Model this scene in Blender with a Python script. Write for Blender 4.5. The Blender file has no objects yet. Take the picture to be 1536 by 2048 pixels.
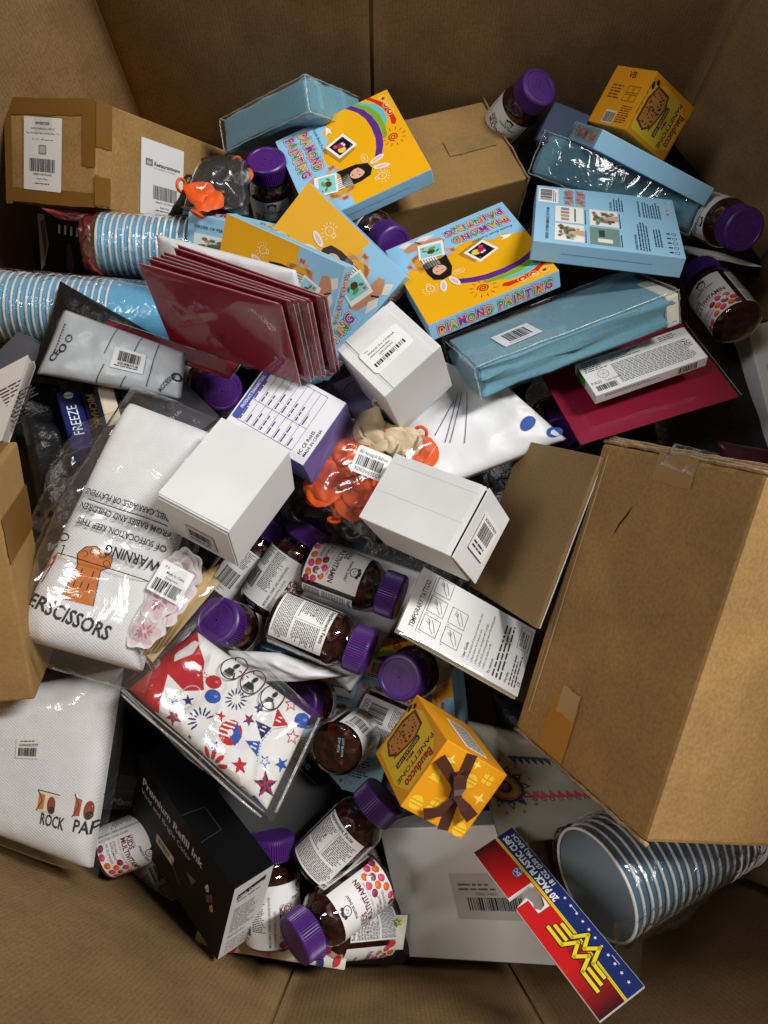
# A tall corrugated pallet bin full of returned parcels, seen from above.
import bpy, bmesh, math, random
import numpy as np
from mathutils import Vector, Matrix, Quaternion, noise
R = math.radians
scn = bpy.context.scene
COL = scn.collection

# ------------------------------------------------------------------ camera
TILT = R(16.86); CAM = Vector((0, 0, .95))
cam = bpy.data.objects.new('camera', bpy.data.cameras.new('camera'))
COL.objects.link(cam); scn.camera = cam
cam.location = CAM; cam.rotation_euler = (TILT, 0, 0)
cam.data.sensor_fit = 'VERTICAL'; cam.data.sensor_height = 36; cam.data.lens = 36*1538/2048
cam.data.clip_start = .01; cam.data.clip_end = 50
# ------------------------------------------------------------------ world, lamps, exposure
w = bpy.data.worlds.new('World'); scn.world = w; w.use_nodes = True
w.node_tree.nodes['Background'].inputs[0].default_value = (.85, .92, 1, 1)
w.node_tree.nodes['Background'].inputs[1].default_value = .042
def lamp(name, loc, target, size, power, col):
    l = bpy.data.lights.new(name, 'AREA'); l.shape = 'RECTANGLE'; l.size, l.size_y = size
    l.energy = power; l.color = col
    o = bpy.data.objects.new(name, l); COL.objects.link(o); o.location = loc
    o.rotation_euler = (Vector(target)-Vector(loc)).to_track_quat('-Z', 'Y').to_euler()
    return o
lamp('ceiling_lamp', (2.02, .95, 3.0), (0, .3, 0), (.36, 1.4), 138, (1, .985, .965))
lamp('ceiling_lamp', (-1.75, -.1, 3.2), (-.1, .3, 0), (.36, 1.4), 34, (1, .985, .97))
scn.view_settings.view_transform = 'Standard'; scn.view_settings.look = 'None'
scn.view_settings.exposure = 0; scn.view_settings.gamma = 1
scn.cycles.max_bounces = 7; scn.cycles.transparent_max_bounces = 16
scn.cycles.caustics_reflective = False; scn.cycles.caustics_refractive = False
scn.cycles.use_denoising = True

# ------------------------------------------------------------------ helpers
_up = Vector((0, math.cos(TILT), math.sin(TILT))); _fw = Vector((0, math.sin(TILT), -math.cos(TILT)))
def at(px, py, z):
    """the point at height z seen at photograph pixel (px, py)"""
    d = _fw + Vector((1, 0, 0))*((px-768)/1538) + _up*((1024-py)/1538)
    return CAM + d*((z-CAM.z)/d.z)
def lin(h):
    if isinstance(h, tuple): return h
    v = [int(h[i:i+2], 16)/255 for i in (0, 2, 4)]
    return tuple((c/12.92 if c <= .04045 else ((c+.055)/1.055)**2.4) for c in v)
def mat(name, col=(.5, .5, .5), rough=.6, **k):
    m = bpy.data.materials.new(name); m.use_nodes = True
    b = m.node_tree.nodes['Principled BSDF']
    b.inputs['Base Color'].default_value = (*lin(col), 1); b.inputs['Roughness'].default_value = rough
    for n, v in k.items():
        b.inputs[{'spec': 'Specular IOR Level', 'coat': 'Coat Weight', 'metal': 'Metallic', 'sheen': 'Sheen Weight',
                  'sss': 'Subsurface Weight'}[n]].default_value = v
    return m
def nodes(m): return m.node_tree.nodes, m.node_tree.links, m.node_tree.nodes['Principled BSDF']
def add_bump(m, scale, strength, dist=.001, kind='noise', detail=4, stretch=None, coord='Object', rot=0):
    N, L, b = nodes(m)
    tc = N.new('ShaderNodeTexCoord'); mp = N.new('ShaderNodeMapping')
    if stretch: mp.inputs['Scale'].default_value = stretch
    mp.inputs['Rotation'].default_value = (0, 0, rot)
    L.new(tc.outputs[coord], mp.inputs[0])
    if kind == 'noise':
        t = N.new('ShaderNodeTexNoise'); t.inputs['Scale'].default_value = scale; t.inputs['Detail'].default_value = detail
        out = t.outputs[0]
    elif kind == 'wave':
        t = N.new('ShaderNodeTexWave'); t.inputs['Scale'].default_value = scale; t.inputs['Distortion'].default_value = .6
        out = t.outputs['Fac']
    elif kind == 'vor':
        t = N.new('ShaderNodeTexVoronoi'); t.inputs['Scale'].default_value = scale; out = t.outputs['Distance']
    L.new(mp.outputs[0], t.inputs['Vector'])
    bp = N.new('ShaderNodeBump'); bp.inputs['Strength'].default_value = strength; bp.inputs['Distance'].default_value = dist
    L.new(out, bp.inputs['Height'])
    old = b.inputs['Normal'].links
    if old: L.new(old[0].from_socket, bp.inputs['Normal'])
    L.new(bp.outputs[0], b.inputs['Normal'])
    return m
def add_mottle(m, scale, amount, detail=5, stretch=None):
    """uneven pigment: multiplies the base colour by a soft noise"""
    N, L, b = nodes(m)
    tc = N.new('ShaderNodeTexCoord'); mp = N.new('ShaderNodeMapping')
    if stretch: mp.inputs['Scale'].default_value = stretch
    L.new(tc.outputs['Object'], mp.inputs[0])
    t = N.new('ShaderNodeTexNoise'); t.inputs['Scale'].default_value = scale; t.inputs['Detail'].default_value = detail
    L.new(mp.outputs[0], t.inputs['Vector'])
    r = N.new('ShaderNodeMapRange'); r.inputs[1].default_value = .3; r.inputs[2].default_value = .7
    r.inputs[3].default_value = 1-amount; r.inputs[4].default_value = 1+amount*.5
    L.new(t.outputs[0], r.inputs[0])
    x = N.new('ShaderNodeMix'); x.data_type = 'RGBA'; x.blend_type = 'MULTIPLY'; x.inputs[0].default_value = 1
    old = b.inputs['Base Color'].links
    if old: L.new(old[0].from_socket, x.inputs[6])
    else: x.inputs[6].default_value = b.inputs['Base Color'].default_value
    L.new(r.outputs[0], x.inputs[7]); L.new(x.outputs[2], b.inputs['Base Color'])
    return m
def film(name, tint=(1, 1, 1), rough=.06, gloss=1., scale=60, strength=.5, milky=0.):
    """thin clear plastic: lets light through, reflects by Fresnel, wrinkles catch the lamps"""
    m = bpy.data.materials.new(name); m.use_nodes = True
    N = m.node_tree.nodes; L = m.node_tree.links; N.clear()
    o = N.new('ShaderNodeOutputMaterial'); mx = N.new('ShaderNodeMixShader'); tr = N.new('ShaderNodeBsdfTransparent')
    gl = N.new('ShaderNodeBsdfGlossy'); fr = N.new('ShaderNodeFresnel'); bp = N.new('ShaderNodeBump')
    tc = N.new('ShaderNodeTexCoord'); t = N.new('ShaderNodeTexNoise'); mu = N.new('ShaderNodeMath'); mu.operation = 'MULTIPLY'
    tr.inputs[0].default_value = (*tint, 1); gl.inputs['Roughness'].default_value = rough
    gl.inputs[0].default_value = (1, 1, 1, 1)
    t.inputs['Scale'].default_value = scale; t.inputs['Detail'].default_value = 3; t.inputs['Distortion'].default_value = 1.2
    bp.inputs['Strength'].default_value = strength; bp.inputs['Distance'].default_value = .004
    ge = N.new('ShaderNodeNewGeometry'); mr = N.new('ShaderNodeMapRange'); mr.inputs[3].default_value = 1.45; mr.inputs[4].default_value = 1/1.45
    L.new(ge.outputs['Backfacing'], mr.inputs[0]); L.new(mr.outputs[0], fr.inputs[0]); mu.inputs[1].default_value = gloss*1.6
    L.new(tc.outputs['Object'], t.inputs['Vector']); L.new(t.outputs[0], bp.inputs['Height'])
    L.new(bp.outputs[0], gl.inputs['Normal']); L.new(bp.outputs[0], fr.inputs['Normal'])
    L.new(fr.outputs[0], mu.inputs[0]); L.new(mu.outputs[0], mx.inputs[0])
    if milky:
        df = N.new('ShaderNodeBsdfDiffuse'); df.inputs[0].default_value = (.9, .9, .9, 1); m2 = N.new('ShaderNodeMixShader')
        m2.inputs[0].default_value = milky; L.new(tr.outputs[0], m2.inputs[1]); L.new(df.outputs[0], m2.inputs[2]); L.new(m2.outputs[0], mx.inputs[1])
    else: L.new(tr.outputs[0], mx.inputs[1])
    L.new(gl.outputs[0], mx.inputs[2]); L.new(mx.outputs[0], o.inputs[0])
    return m
def ink(name, rough, spec=.5, coat=0):
    m = mat(name, rough=rough, spec=spec, coat=coat); N, L, b = nodes(m)
    a = N.new('ShaderNodeAttribute'); a.attribute_name = 'ink'; L.new(a.outputs['Color'], b.inputs['Base Color'])
    return m
def kraft(name, col, fl=0, mot=.12):
    m = mat(name, col, .75, spec=.25); add_mottle(m, 14, mot); add_mottle(m, 260, mot*.9, 2)
    add_bump(m, 500, .12, .0006)
    if fl: add_bump(m, fl, .10, .001, 'wave')
    return m
M = dict(
    kraft=kraft('kraft_board', (.37, .218, .078)), kraft2=kraft('kraft_board_light', (.385, .225, .080), mot=.2), kraftdark=kraft('kraft_board_grey', (.31, .195, .085)),
    bin=kraft('bin_corrugated_board', (.31, .19, .082), mot=.2), edge=kraft('torn_board_edge', (.38, .26, .14), mot=.4),
    tape=mat('brown_parcel_tape', (.21, .10, .018), .28), white=add_bump(add_mottle(mat('white_board', (.74, .745, .735), .6), 9, .10), 220, .10, .0008),
    whitepaper=mat('white_paper', (.82, .82, .81), .55), greyboard=add_mottle(mat('greyish_white_board', (.78, .755, .725), .45), 8, .06),
    blue=mat('light_blue_carton', (.30, .56, .76), .5), purplebox=mat('violet_blue_carton', (.16, .16, .45), .4),
    orange=mat('orange_carton', (.86, .36, .012), .38), black=mat('black_carton', (.004, .004, .0045), .45, spec=.12), red=mat('dark_red_card', (.23, .007, .020), .45, spec=.3),
    redbright=mat('crimson_card', (.30, .010, .040), .42), purple=mat('purple_cap_plastic', (.070, .014, .165), .40), ink=ink('printed_ink_gloss', .5, .35), inkm=ink('printed_ink_matte', .6, .3),
    inkcloth=add_bump(ink('printed_cotton', .85, .1), 900, .15, .0005), teal=add_bump(add_mottle(mat('teal_cotton', (.13, .32, .41), .8, sheen=.3), 300, .12, 2), 900, .2, .0005),
    core=None, film=film('clear_film'), shrink=film('tight_clear_film', rough=.05, gloss=.8, scale=24, strength=.22), bag=film('wrinkled_clear_bag', rough=.14, scale=22, strength=.6, gloss=1.3, milky=.022),
    crinkle=film('crinkled_cup_bag', scale=55, strength=1.1, gloss=2.2, milky=.02),
    sleeve=film('flat_clear_sleeve', scale=9, strength=.2, gloss=.6), milky=film('frosted_film', rough=.2, milky=.20, scale=40, strength=.8),
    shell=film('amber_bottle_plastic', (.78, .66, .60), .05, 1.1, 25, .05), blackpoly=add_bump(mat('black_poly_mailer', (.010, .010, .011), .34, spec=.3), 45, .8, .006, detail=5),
    greypoly=add_bump(mat('silver_grey_pouch', (.40, .425, .45), .33), 30, .45, .003), whitepoly=add_bump(mat('white_poly_mailer', (.66, .67, .68), .42), 14, .45, .005),
    terry=None, cream=mat('cream_latex', (.60, .47, .28), .5, spec=.3), balloon=mat('orange_latex', (.72, .095, .010), .5, spec=.3), blackballoon=mat('black_latex', (.012, .012, .013), .4),
    wood=add_mottle(mat('bamboo_stick', (.62, .40, .14), .5), 60, .2), cup=mat('blue_cup_paper', (.11, .42, .68), .38), cuprim=mat('white_cup_rim', (.80, .80, .78), .4),
    cupdark=mat('navy_striped_cup', (.07, .16, .24), .35), cupin=mat('grey_cup_inside', (.30, .36, .39), .3), pages=add_bump(mat('book_pages', (.70, .62, .46), .8), 900, .3, .0005),
    navy=mat('navy_book_cover', (.012, .018, .12), .3), greycase=mat('smoke_grey_case', (.085, .09, .105), .3), lilac=mat('lilac_silicone', (.17, .15, .30), .35), brownribbon=mat('brown_satin_ribbon', (.065, .014, .006), .35, sheen=.4),
    pale=mat('pale_paper_block', (.72, .70, .58), .6), yellow=mat('yellow_carton', (.85, .45, .006), .38))
M['core'] = add_bump(add_mottle(mat('dark_red_gummies', (.05, .009, .008), .35), 45, .6), 75, 1., .006, 'vor')
M['terry'] = add_bump(add_bump(add_bump(add_mottle(mat('white_waffle_cotton', (.80, .80, .80), .95, sheen=.3), 60, .05), 120, .22, .0010, 'wave', rot=.75), 120, .22, .0010, 'wave', rot=-.82), 700, .35, .001)

def link(o, parent=None):
    COL.objects.link(o)
    if parent is not None: o.parent = parent
    return o
def mesh_obj(name, verts, faces, m, parent=None, smooth=False):
    me = bpy.data.meshes.new(name); me.from_pydata([tuple(v) for v in verts], [], faces); me.update()
    if m: me.materials.append(m)
    if smooth: me.shade_smooth()
    return link(bpy.data.objects.new(name, me), parent)
def tag(o, label, cat, group=None, kind=None):
    if label: o['label'] = label
    if cat: o['category'] = cat
    if group: o['group'] = group
    if kind: o['kind'] = kind
    return o
def empty(name, mtx=None, label=None, cat=None, group=None):
    o = link(bpy.data.objects.new(name, None)); o.empty_display_size = .02
    if mtx is not None: o.matrix_world = mtx
    return tag(o, label, cat, group)
def copy_tree(o, parent=None):
    c = o.copy(); COL.objects.link(c); c.parent = parent
    for ch in list(o.children): copy_tree(ch, c)
    return c
def rbox(name, w, h, d, m, parent, bev=.0012, off=(0, 0, 0), jit=.0, seg=2):
    """bevelled box: x -w/2..w/2, y -h/2..h/2, z -d..0"""
    bm = bmesh.new(); bmesh.ops.create_cube(bm, size=1)
    for v in bm.verts:
        v.co = Vector((v.co.x*w, v.co.y*h, (v.co.z-.5)*d))
        if jit: v.co -= Vector([math.copysign(random.uniform(0, jit), c_) for c_ in (v.co.x, v.co.y, v.co.z+d/2)])   # crushed corners pull inward
        v.co += Vector(off)
    if bev: bmesh.ops.bevel(bm, geom=bm.edges[:], offset=bev, segments=seg, profile=.6, affect='EDGES')
    me = bpy.data.meshes.new(name); bm.to_mesh(me); bm.free(); me.materials.append(m)
    return link(bpy.data.objects.new(name, me), parent)

# ------------------------------------------------------------------ flat print (lettering, barcodes, pictures)
_tc = {}
def glyphs(s, bold):
    if (s, bold) not in _tc:
        c = bpy.data.curves.new('lettering', 'FONT'); c.body = s; c.size = 1; c.resolution_u = 2; c.offset = bold
        o = bpy.data.objects.new('lettering', c); me = o.to_mesh()
        v = np.array([(p.co.x, p.co.y) for p in me.vertices]) if len(me.vertices) else np.zeros((0, 2))
        f = [list(p.vertices) for p in me.polygons]
        o.to_mesh_clear(); bpy.data.objects.remove(o); bpy.data.curves.remove(c)
        _tc[(s, bold)] = (v, f)
    return _tc[(s, bold)]
class Art:
    """2-D print: polygons with a colour and a layer"""
    def __init__(self): self.V = []; self.F = []; self.C = []; self.H = []; self.n = 0
    def add(self, v, f, c, l):
        v = np.asarray(v, float)
        self.V.append(v); self.H += [l]*len(v)
        for q in f: self.F.append([i+self.n for i in q]); self.C.append(lin(c))
        self.n += len(v)
    def poly(self, p, c, l=1): self.add(p, [list(range(len(p)))], c, l)
    def rect(self, x0, y0, x1, y1, c, l=1, split=0):
        k = max(1, int(abs(x1-x0)/split)) if split else 1
        for i in range(k):
            a, b = x0+(x1-x0)*i/k, x0+(x1-x0)*(i+1)/k
            self.poly([(a, y0), (b, y0), (b, y1), (a, y1)], c, l)
    def rrect(self, x0, y0, x1, y1, r, c, l=1):
        p = []
        for cx, cy, a in ((x1-r, y0+r, -90), (x1-r, y1-r, 0), (x0+r, y1-r, 90), (x0+r, y0+r, 180)):
            p += [(cx+r*math.cos(R(a+t)), cy+r*math.sin(R(a+t))) for t in (0, 30, 60, 90)]
        self.poly(p, c, l)
    def ell(self, x, y, rx, ry, c, l=1, rot=0, n=20):
        ca, sa = math.cos(rot), math.sin(rot)
        self.poly([(x+rx*math.cos(t)*ca-ry*math.sin(t)*sa, y+rx*math.cos(t)*sa+ry*math.sin(t)*ca) for t in np.linspace(0, 2*math.pi, n, endpoint=False)], c, l)
    def line(self, p, w, c, l=1, closed=False):
        p = [np.array(q, float) for q in p]
        if closed: p = p+[p[0]]
        for a, b in zip(p[:-1], p[1:]):
            d = b-a; L = np.hypot(*d)
            if L < 1e-9: continue
            d /= L; n = np.array((-d[1], d[0]))*w/2; e = d*w*.35
            self.poly([a-n-e, b-n+e, b+n+e, a+n-e], c, l)
    def ring(self, x, y, rx, ry, w, c, l=1, rot=0, n=24): self.line([(x+rx*math.cos(t)*math.cos(rot)-ry*math.sin(t)*math.sin(rot), y+rx*math.cos(t)*math.sin(rot)+ry*math.sin(t)*math.cos(rot)) for t in np.linspace(0, 2*math.pi, n, endpoint=False)], w, c, l, True)
    def star(self, x, y, r, c, l=1, rot=0, k=5, q=.42, half=None):
        p = [(x+(r if i % 2 == 0 else r*q)*math.sin(rot+i*math.pi/k), y+(r if i % 2 == 0 else r*q)*math.cos(rot+i*math.pi/k)) for i in range(2*k)]
        if half is None: self.poly(p, c, l)
        else:
            for i in range(2*k): self.poly([(x, y), p[i], p[(i+1) % (2*k)]], c if i % 2 else half, l)
    def text(self, s, x, y, size, c, l=2, rot=0, align='l', bold=0., sx=1., fit=None, wave=None):
        v, f = glyphs(s, bold)
        if not len(v): return
        v = v*size; v[:, 0] *= sx
        wd = v[:, 0].max()
        if fit: v[:, 0] *= fit/wd; wd = fit
        if align == 'c': v[:, 0] -= wd/2
        elif align == 'r': v[:, 0] -= wd
        ca, sa = math.cos(rot), math.sin(rot)
        v = np.stack([x+v[:, 0]*ca-v[:, 1]*sa, y+v[:, 0]*sa+v[:, 1]*ca], 1)
        self.add(v, f, c, l)
    def multi(self, s, x, y, size, cols, outline, l=2, rot=0, bold=.035, fit=None, space=1.):
        """chunky letters, each in its own colours, on a white and dark outline"""
        ws = [glyphs(ch, bold)[0][:, 0].max() if ch != ' ' else .3 for ch in s]
        tot = sum(ws)+.10*space*(len(s)-1); k = size; kx = fit/tot if fit else size
        cx = 0
        for i, ch in enumerate(s):
            if ch != ' ':
                dy = (.05 if i % 2 else -.03)*size
                for cc, b, ll in ((outline[0], .13, l), (outline[1], .085, l+1)):
                    v, f = glyphs(ch, b); self._g(v, f, x, y, cx*kx, dy, kx, k, rot, cc, ll)
                v, f = glyphs(ch, bold); c1 = cols[i % len(cols)]; c2 = cols[(i+2) % len(cols)]
                my = v[:, 1].mean() if len(v) else 0
                ca, sa = math.cos(rot), math.sin(rot); vv = v*np.array((kx, k))+np.array((cx*kx, dy))
                vv = np.stack([x+vv[:, 0]*ca-vv[:, 1]*sa, y+vv[:, 0]*sa+vv[:, 1]*ca], 1)
                fa = [q for q in f if np.mean(v[q, 1]) > .33]; fb = [q for q in f if np.mean(v[q, 1]) <= .33]
                self.add(vv, fa, c1, l+2); self.add(vv, fb, c2, l+2)
            cx += ws[i]+.10*space
    def _g(self, v, f, x, y, ox, oy, kx, k, rot, c, l):
        ca, sa = math.cos(rot), math.sin(rot); vv = v*np.array((kx, k))+np.array((ox, oy))
        self.add(np.stack([x+vv[:, 0]*ca-vv[:, 1]*sa, y+vv[:, 0]*sa+vv[:, 1]*ca], 1), f, c, l)
    def micro(self, x0, y0, x1, y1, lh, c, l=1, seed=0, rag=.25, wt=.45):
        """lines of print too small to read"""
        r = random.Random(seed); y = y1
        while y-lh >= y0-1e-9:
            x = x0; end = x1-(x1-x0)*r.random()*rag
            while x < end:
                wl = lh*r.uniform(.9, 3.2); b = min(x+wl, end)
                self.rect(x, y-lh*wt-lh*.2, b, y-lh*.2, c, l); x = b+lh*.4
            y -= lh
    def bars(self, x0, y0, x1, y1, c='161616', l=2, seed=1, n=34):
        r = random.Random(seed); x = x0; u = (x1-x0)/(n*2.1)
        while x < x1-u*2:
            wd = u*r.choice((1, 1, 2, 3)); self.rect(x, y0, x+wd, y1, c, l); x += wd+u*r.choice((1, 1, 2))
    def build(self, name, fn, parent, m=None, h0=.00012, dh=.00009):
        V = np.concatenate(self.V)
        return self._mk(name, [fn(x, y, h0+dh*h) for (x, y), h in zip(V, self.H)], m or M['ink'], parent)
    def _mk(self, name, vs, m, parent):
        o = mesh_obj(name, vs, self.F, m, parent)
        at_ = o.data.attributes.new('ink', 'FLOAT_COLOR', 'FACE')
        at_.data.foreach_set('color', np.array([(*c, 1) for c in self.C], 'f').ravel())
        return o
    def raster(self, nx, ny, x0, y0, x1, y1, base):
        """colour of each cell of an nx x ny grid, for print on crumpled cloth"""
        img = np.tile(np.array(lin(base)), (ny, nx, 1)).astype(float); V = np.concatenate(self.V)
        order = sorted(range(len(self.F)), key=lambda i: self.H[self.F[i][0]])
        for i in order:
            p = (V[self.F[i]]-(x0, y0))/((x1-x0)/nx, (y1-y0)/ny)
            a0, b0 = np.floor(p.min(0)-1).astype(int); a1, b1 = np.ceil(p.max(0)+1).astype(int)
            a0, b0, a1, b1 = max(a0, 0), max(b0, 0), min(a1, nx), min(b1, ny)
            if a1 <= a0 or b1 <= b0: continue
            X, Y = np.meshgrid(np.arange(a0, a1)+.5, np.arange(b0, b1)+.5); ins = np.zeros(X.shape, bool)
            for (ax, ay), (bx, by) in zip(p, np.roll(p, -1, 0)):
                if ay == by: continue
                ins ^= ((ay > Y) != (by > Y)) & (X < (bx-ax)*(Y-ay)/(by-ay)+ax)
            img[b0:b1, a0:a1][ins] = self.C[i]
        return img
def face(w, h, d, f, rot=0):
    """maps print centred on a face of a posed box to the box's own space"""
    def go(x, y, e):
        for _ in range(rot//90): x, y = -y, x
        return {'F': (x, y, e), 'B': (-x, y, -d-e), 'R': (w/2+e, y, -d/2-x), 'L': (-w/2-e, y, -d/2+x),
                'T': (x, h/2+e, -d/2-y), 'D': (x, -h/2-e, -d/2+y)}[f]
    return go

# ------------------------------------------------------------------ soft things: a quilted sheet between four corners
class Soft:
    def __init__(self, c, thick=.02, p=4., wr=.003, sc=30, seed=0, sag=0, stretch=(1, 1), under=.35, fold=None):
        self.c = [Vector(q) for q in c]; self.t = thick; self.p = p; self.wr = wr; self.sc = sc; self.sag = sag
        self.o = Vector((seed*7.13, seed*3.7, seed*1.9)); self.st = stretch; self.under = under; self.fold = fold
        a, b, cc, d = self.c; self.n = ((b-a).cross(d-a)*-1).normalized()
        if self.n.z < 0: self.n = -self.n
        self.w = ((b-a).length+(cc-d).length)/2; self.h = ((d-a).length+(cc-b).length)/2
    def base(self, u, v):
        a, b, c, d = self.c
        return a*(1-u)*v+b*u*v+c*u*(1-v)+d*(1-u)*(1-v)
    def prof(self, u, v): return (max(0, 1-abs(2*u-1)**self.p)*max(0, 1-abs(2*v-1)**self.p))**.5
    def bump(self, u, v):
        q = Vector((u*self.w*self.st[0]*self.sc, v*self.h*self.st[1]*self.sc, 0))+self.o
        k = noise.noise(q); k2 = noise.noise(q*2.3+Vector((5, 1, 3))); k3 = noise.noise(q*.45+Vector((2, 9, 4)))
        return self.wr*((1-abs(k)*2.2)*.6+k2*.45+k3*1.1)
    def top(self, u, v, e=0):
        f = self.prof(u, v); d = self.t*f+self.bump(u, v)*(.25+.75*f)
        if self.fold: d += self.fold(u, v)
        return self.base(u, v)+self.n*(d+e)-Vector((0, 0, self.sag*(4*u*(1-u)*4*v*(1-v)) if self.sag else 0))
    def bot(self, u, v): return self.base(u, v)-self.n*self.t*self.under*self.prof(u, v)-Vector((0, 0, self.sag*(4*u*(1-u)*4*v*(1-v)) if self.sag else 0))
    def build(self, name, m, parent=None, nu=40, nv=40, img=None, grow=0, lift=0, closed=True):
        vs = []; g = grow
        for j in range(nv+1):
            for i in range(nu+1):
                u, v = i/nu, j/nv; p = self.top(u, v, lift)
                if g: p += (self.base(u, v)-self.base(.5, .5)).normalized()*g*max(abs(2*u-1), abs(2*v-1))**4
                vs.append(p)
        fs = [[j*(nu+1)+i, j*(nu+1)+i+1, (j+1)*(nu+1)+i+1, (j+1)*(nu+1)+i] for j in range(nv) for i in range(nu)]
        k = len(fs)
        if closed:
            rim = [i for i in range(nu+1)]+[j*(nu+1)+nu for j in range(1, nv+1)]+[nv*(nu+1)+i for i in range(nu-1, -1, -1)]+[j*(nu+1) for j in range(nv-1, 0, -1)]
            mu = nu//4; mv = nv//4; b0 = len(vs)
            low = {}
            for j in range(0, nv+1, max(1, nv//8)):
                for i in range(0, nu+1, max(1, nu//8)):
                    pass
            cidx = len(vs); inner = []
            for r_ in rim:
                i, j = r_ % (nu+1), r_//(nu+1); u, v = .5+(i/nu-.5)*.86, .5+(j/nv-.5)*.86
                inner.append(len(vs)); vs.append(self.bot(u, v)-self.n*(lift+.0004))
            cc = len(vs); vs.append(self.bot(.5, .5)-self.n*lift)
            for a in range(len(rim)):
                b = (a+1) % len(rim)
                fs.append([rim[b], rim[a], inner[a], inner[b]]); fs.append([inner[b], inner[a], cc])
        o = mesh_obj(name, vs, fs, m, parent, True)
        if img is not None:
            a = o.data.attributes.new('ink', 'FLOAT_COLOR', 'FACE'); colr = np.ones((len(fs), 4), 'f')
            colr[:k, :3] = img.reshape(-1, 3); colr[k:, :3] = img[0, 0]
            a.data.foreach_set('color', colr.ravel())
        return o
    def fn(self, fx=None, fy=None):
        """print mapping: x, y in metres from the sheet's lower left corner"""
        return lambda x, y, e: self.top(x/self.w, y/self.h, e)
def quad(pts, zs):
    if not hasattr(zs, '__len__'): zs = [zs]*4
    return [at(x, y, z) for (x, y), z in zip(pts, zs)]
def tube(name, pts, r, m, parent=None, n=8, closed=False, smooth=True, flat=1.):
    pts = [Vector(p) for p in pts]; vs = []; fs = []; N = len(pts)
    for i, p in enumerate(pts):
        a = pts[(i-1) % N] if (i or closed) else p; b = pts[(i+1) % N] if (i < N-1 or closed) else p
        t = (b-a).normalized(); s = t.cross(Vector((.12, .31, .94))).normalized(); q = s.cross(t)
        rr = r[i] if hasattr(r, '__len__') else r
        vs += [p+(s*math.cos(k*2*math.pi/n)+q*math.sin(k*2*math.pi/n)*flat)*rr for k in range(n)]
    for i in range(N if closed else N-1):
        j = (i+1) % N
        fs += [[i*n+k, i*n+(k+1) % n, j*n+(k+1) % n, j*n+k] for k in range(n)]
    if not closed: fs += [list(range(n))[::-1], list(range((N-1)*n, N*n))]
    return mesh_obj(name, vs, fs, m, parent, smooth)
def lathe(name, prof, n, m, parent=None, rmod=None, smooth=True, a0=0, a1=2*math.pi):
    full = abs(a1-a0-2*math.pi) < 1e-6; k = n if full else n+1; vs = []; fs = []
    for q, (r, z) in enumerate(prof):
        for i in range(k):
            t = a0+(a1-a0)*i/n; rr = r*(rmod(t, q) if rmod else 1); vs.append((rr*math.cos(t), rr*math.sin(t), z))
    for q in range(len(prof)-1):
        for i in range(n):
            j = (i+1) % k if full else i+1
            fs.append([q*k+i, q*k+j, (q+1)*k+j, (q+1)*k+i])
    return mesh_obj(name, vs, fs, m, parent, smooth)
def frame(origin, zaxis, toward=None, spin=0):
    """matrix with local z along zaxis; local x turned towards the point, then spun"""
    z = Vector(zaxis).normalized(); t = (Vector(toward)-Vector(origin)) if toward is not None else Vector((0, 1, 0))
    x = (t-z*t.dot(z)).normalized(); y = z.cross(x)
    return Matrix.Translation(origin) @ Matrix((x, y, z)).transposed().to_4x4() @ Matrix.Rotation(spin, 4, 'Z')
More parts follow.
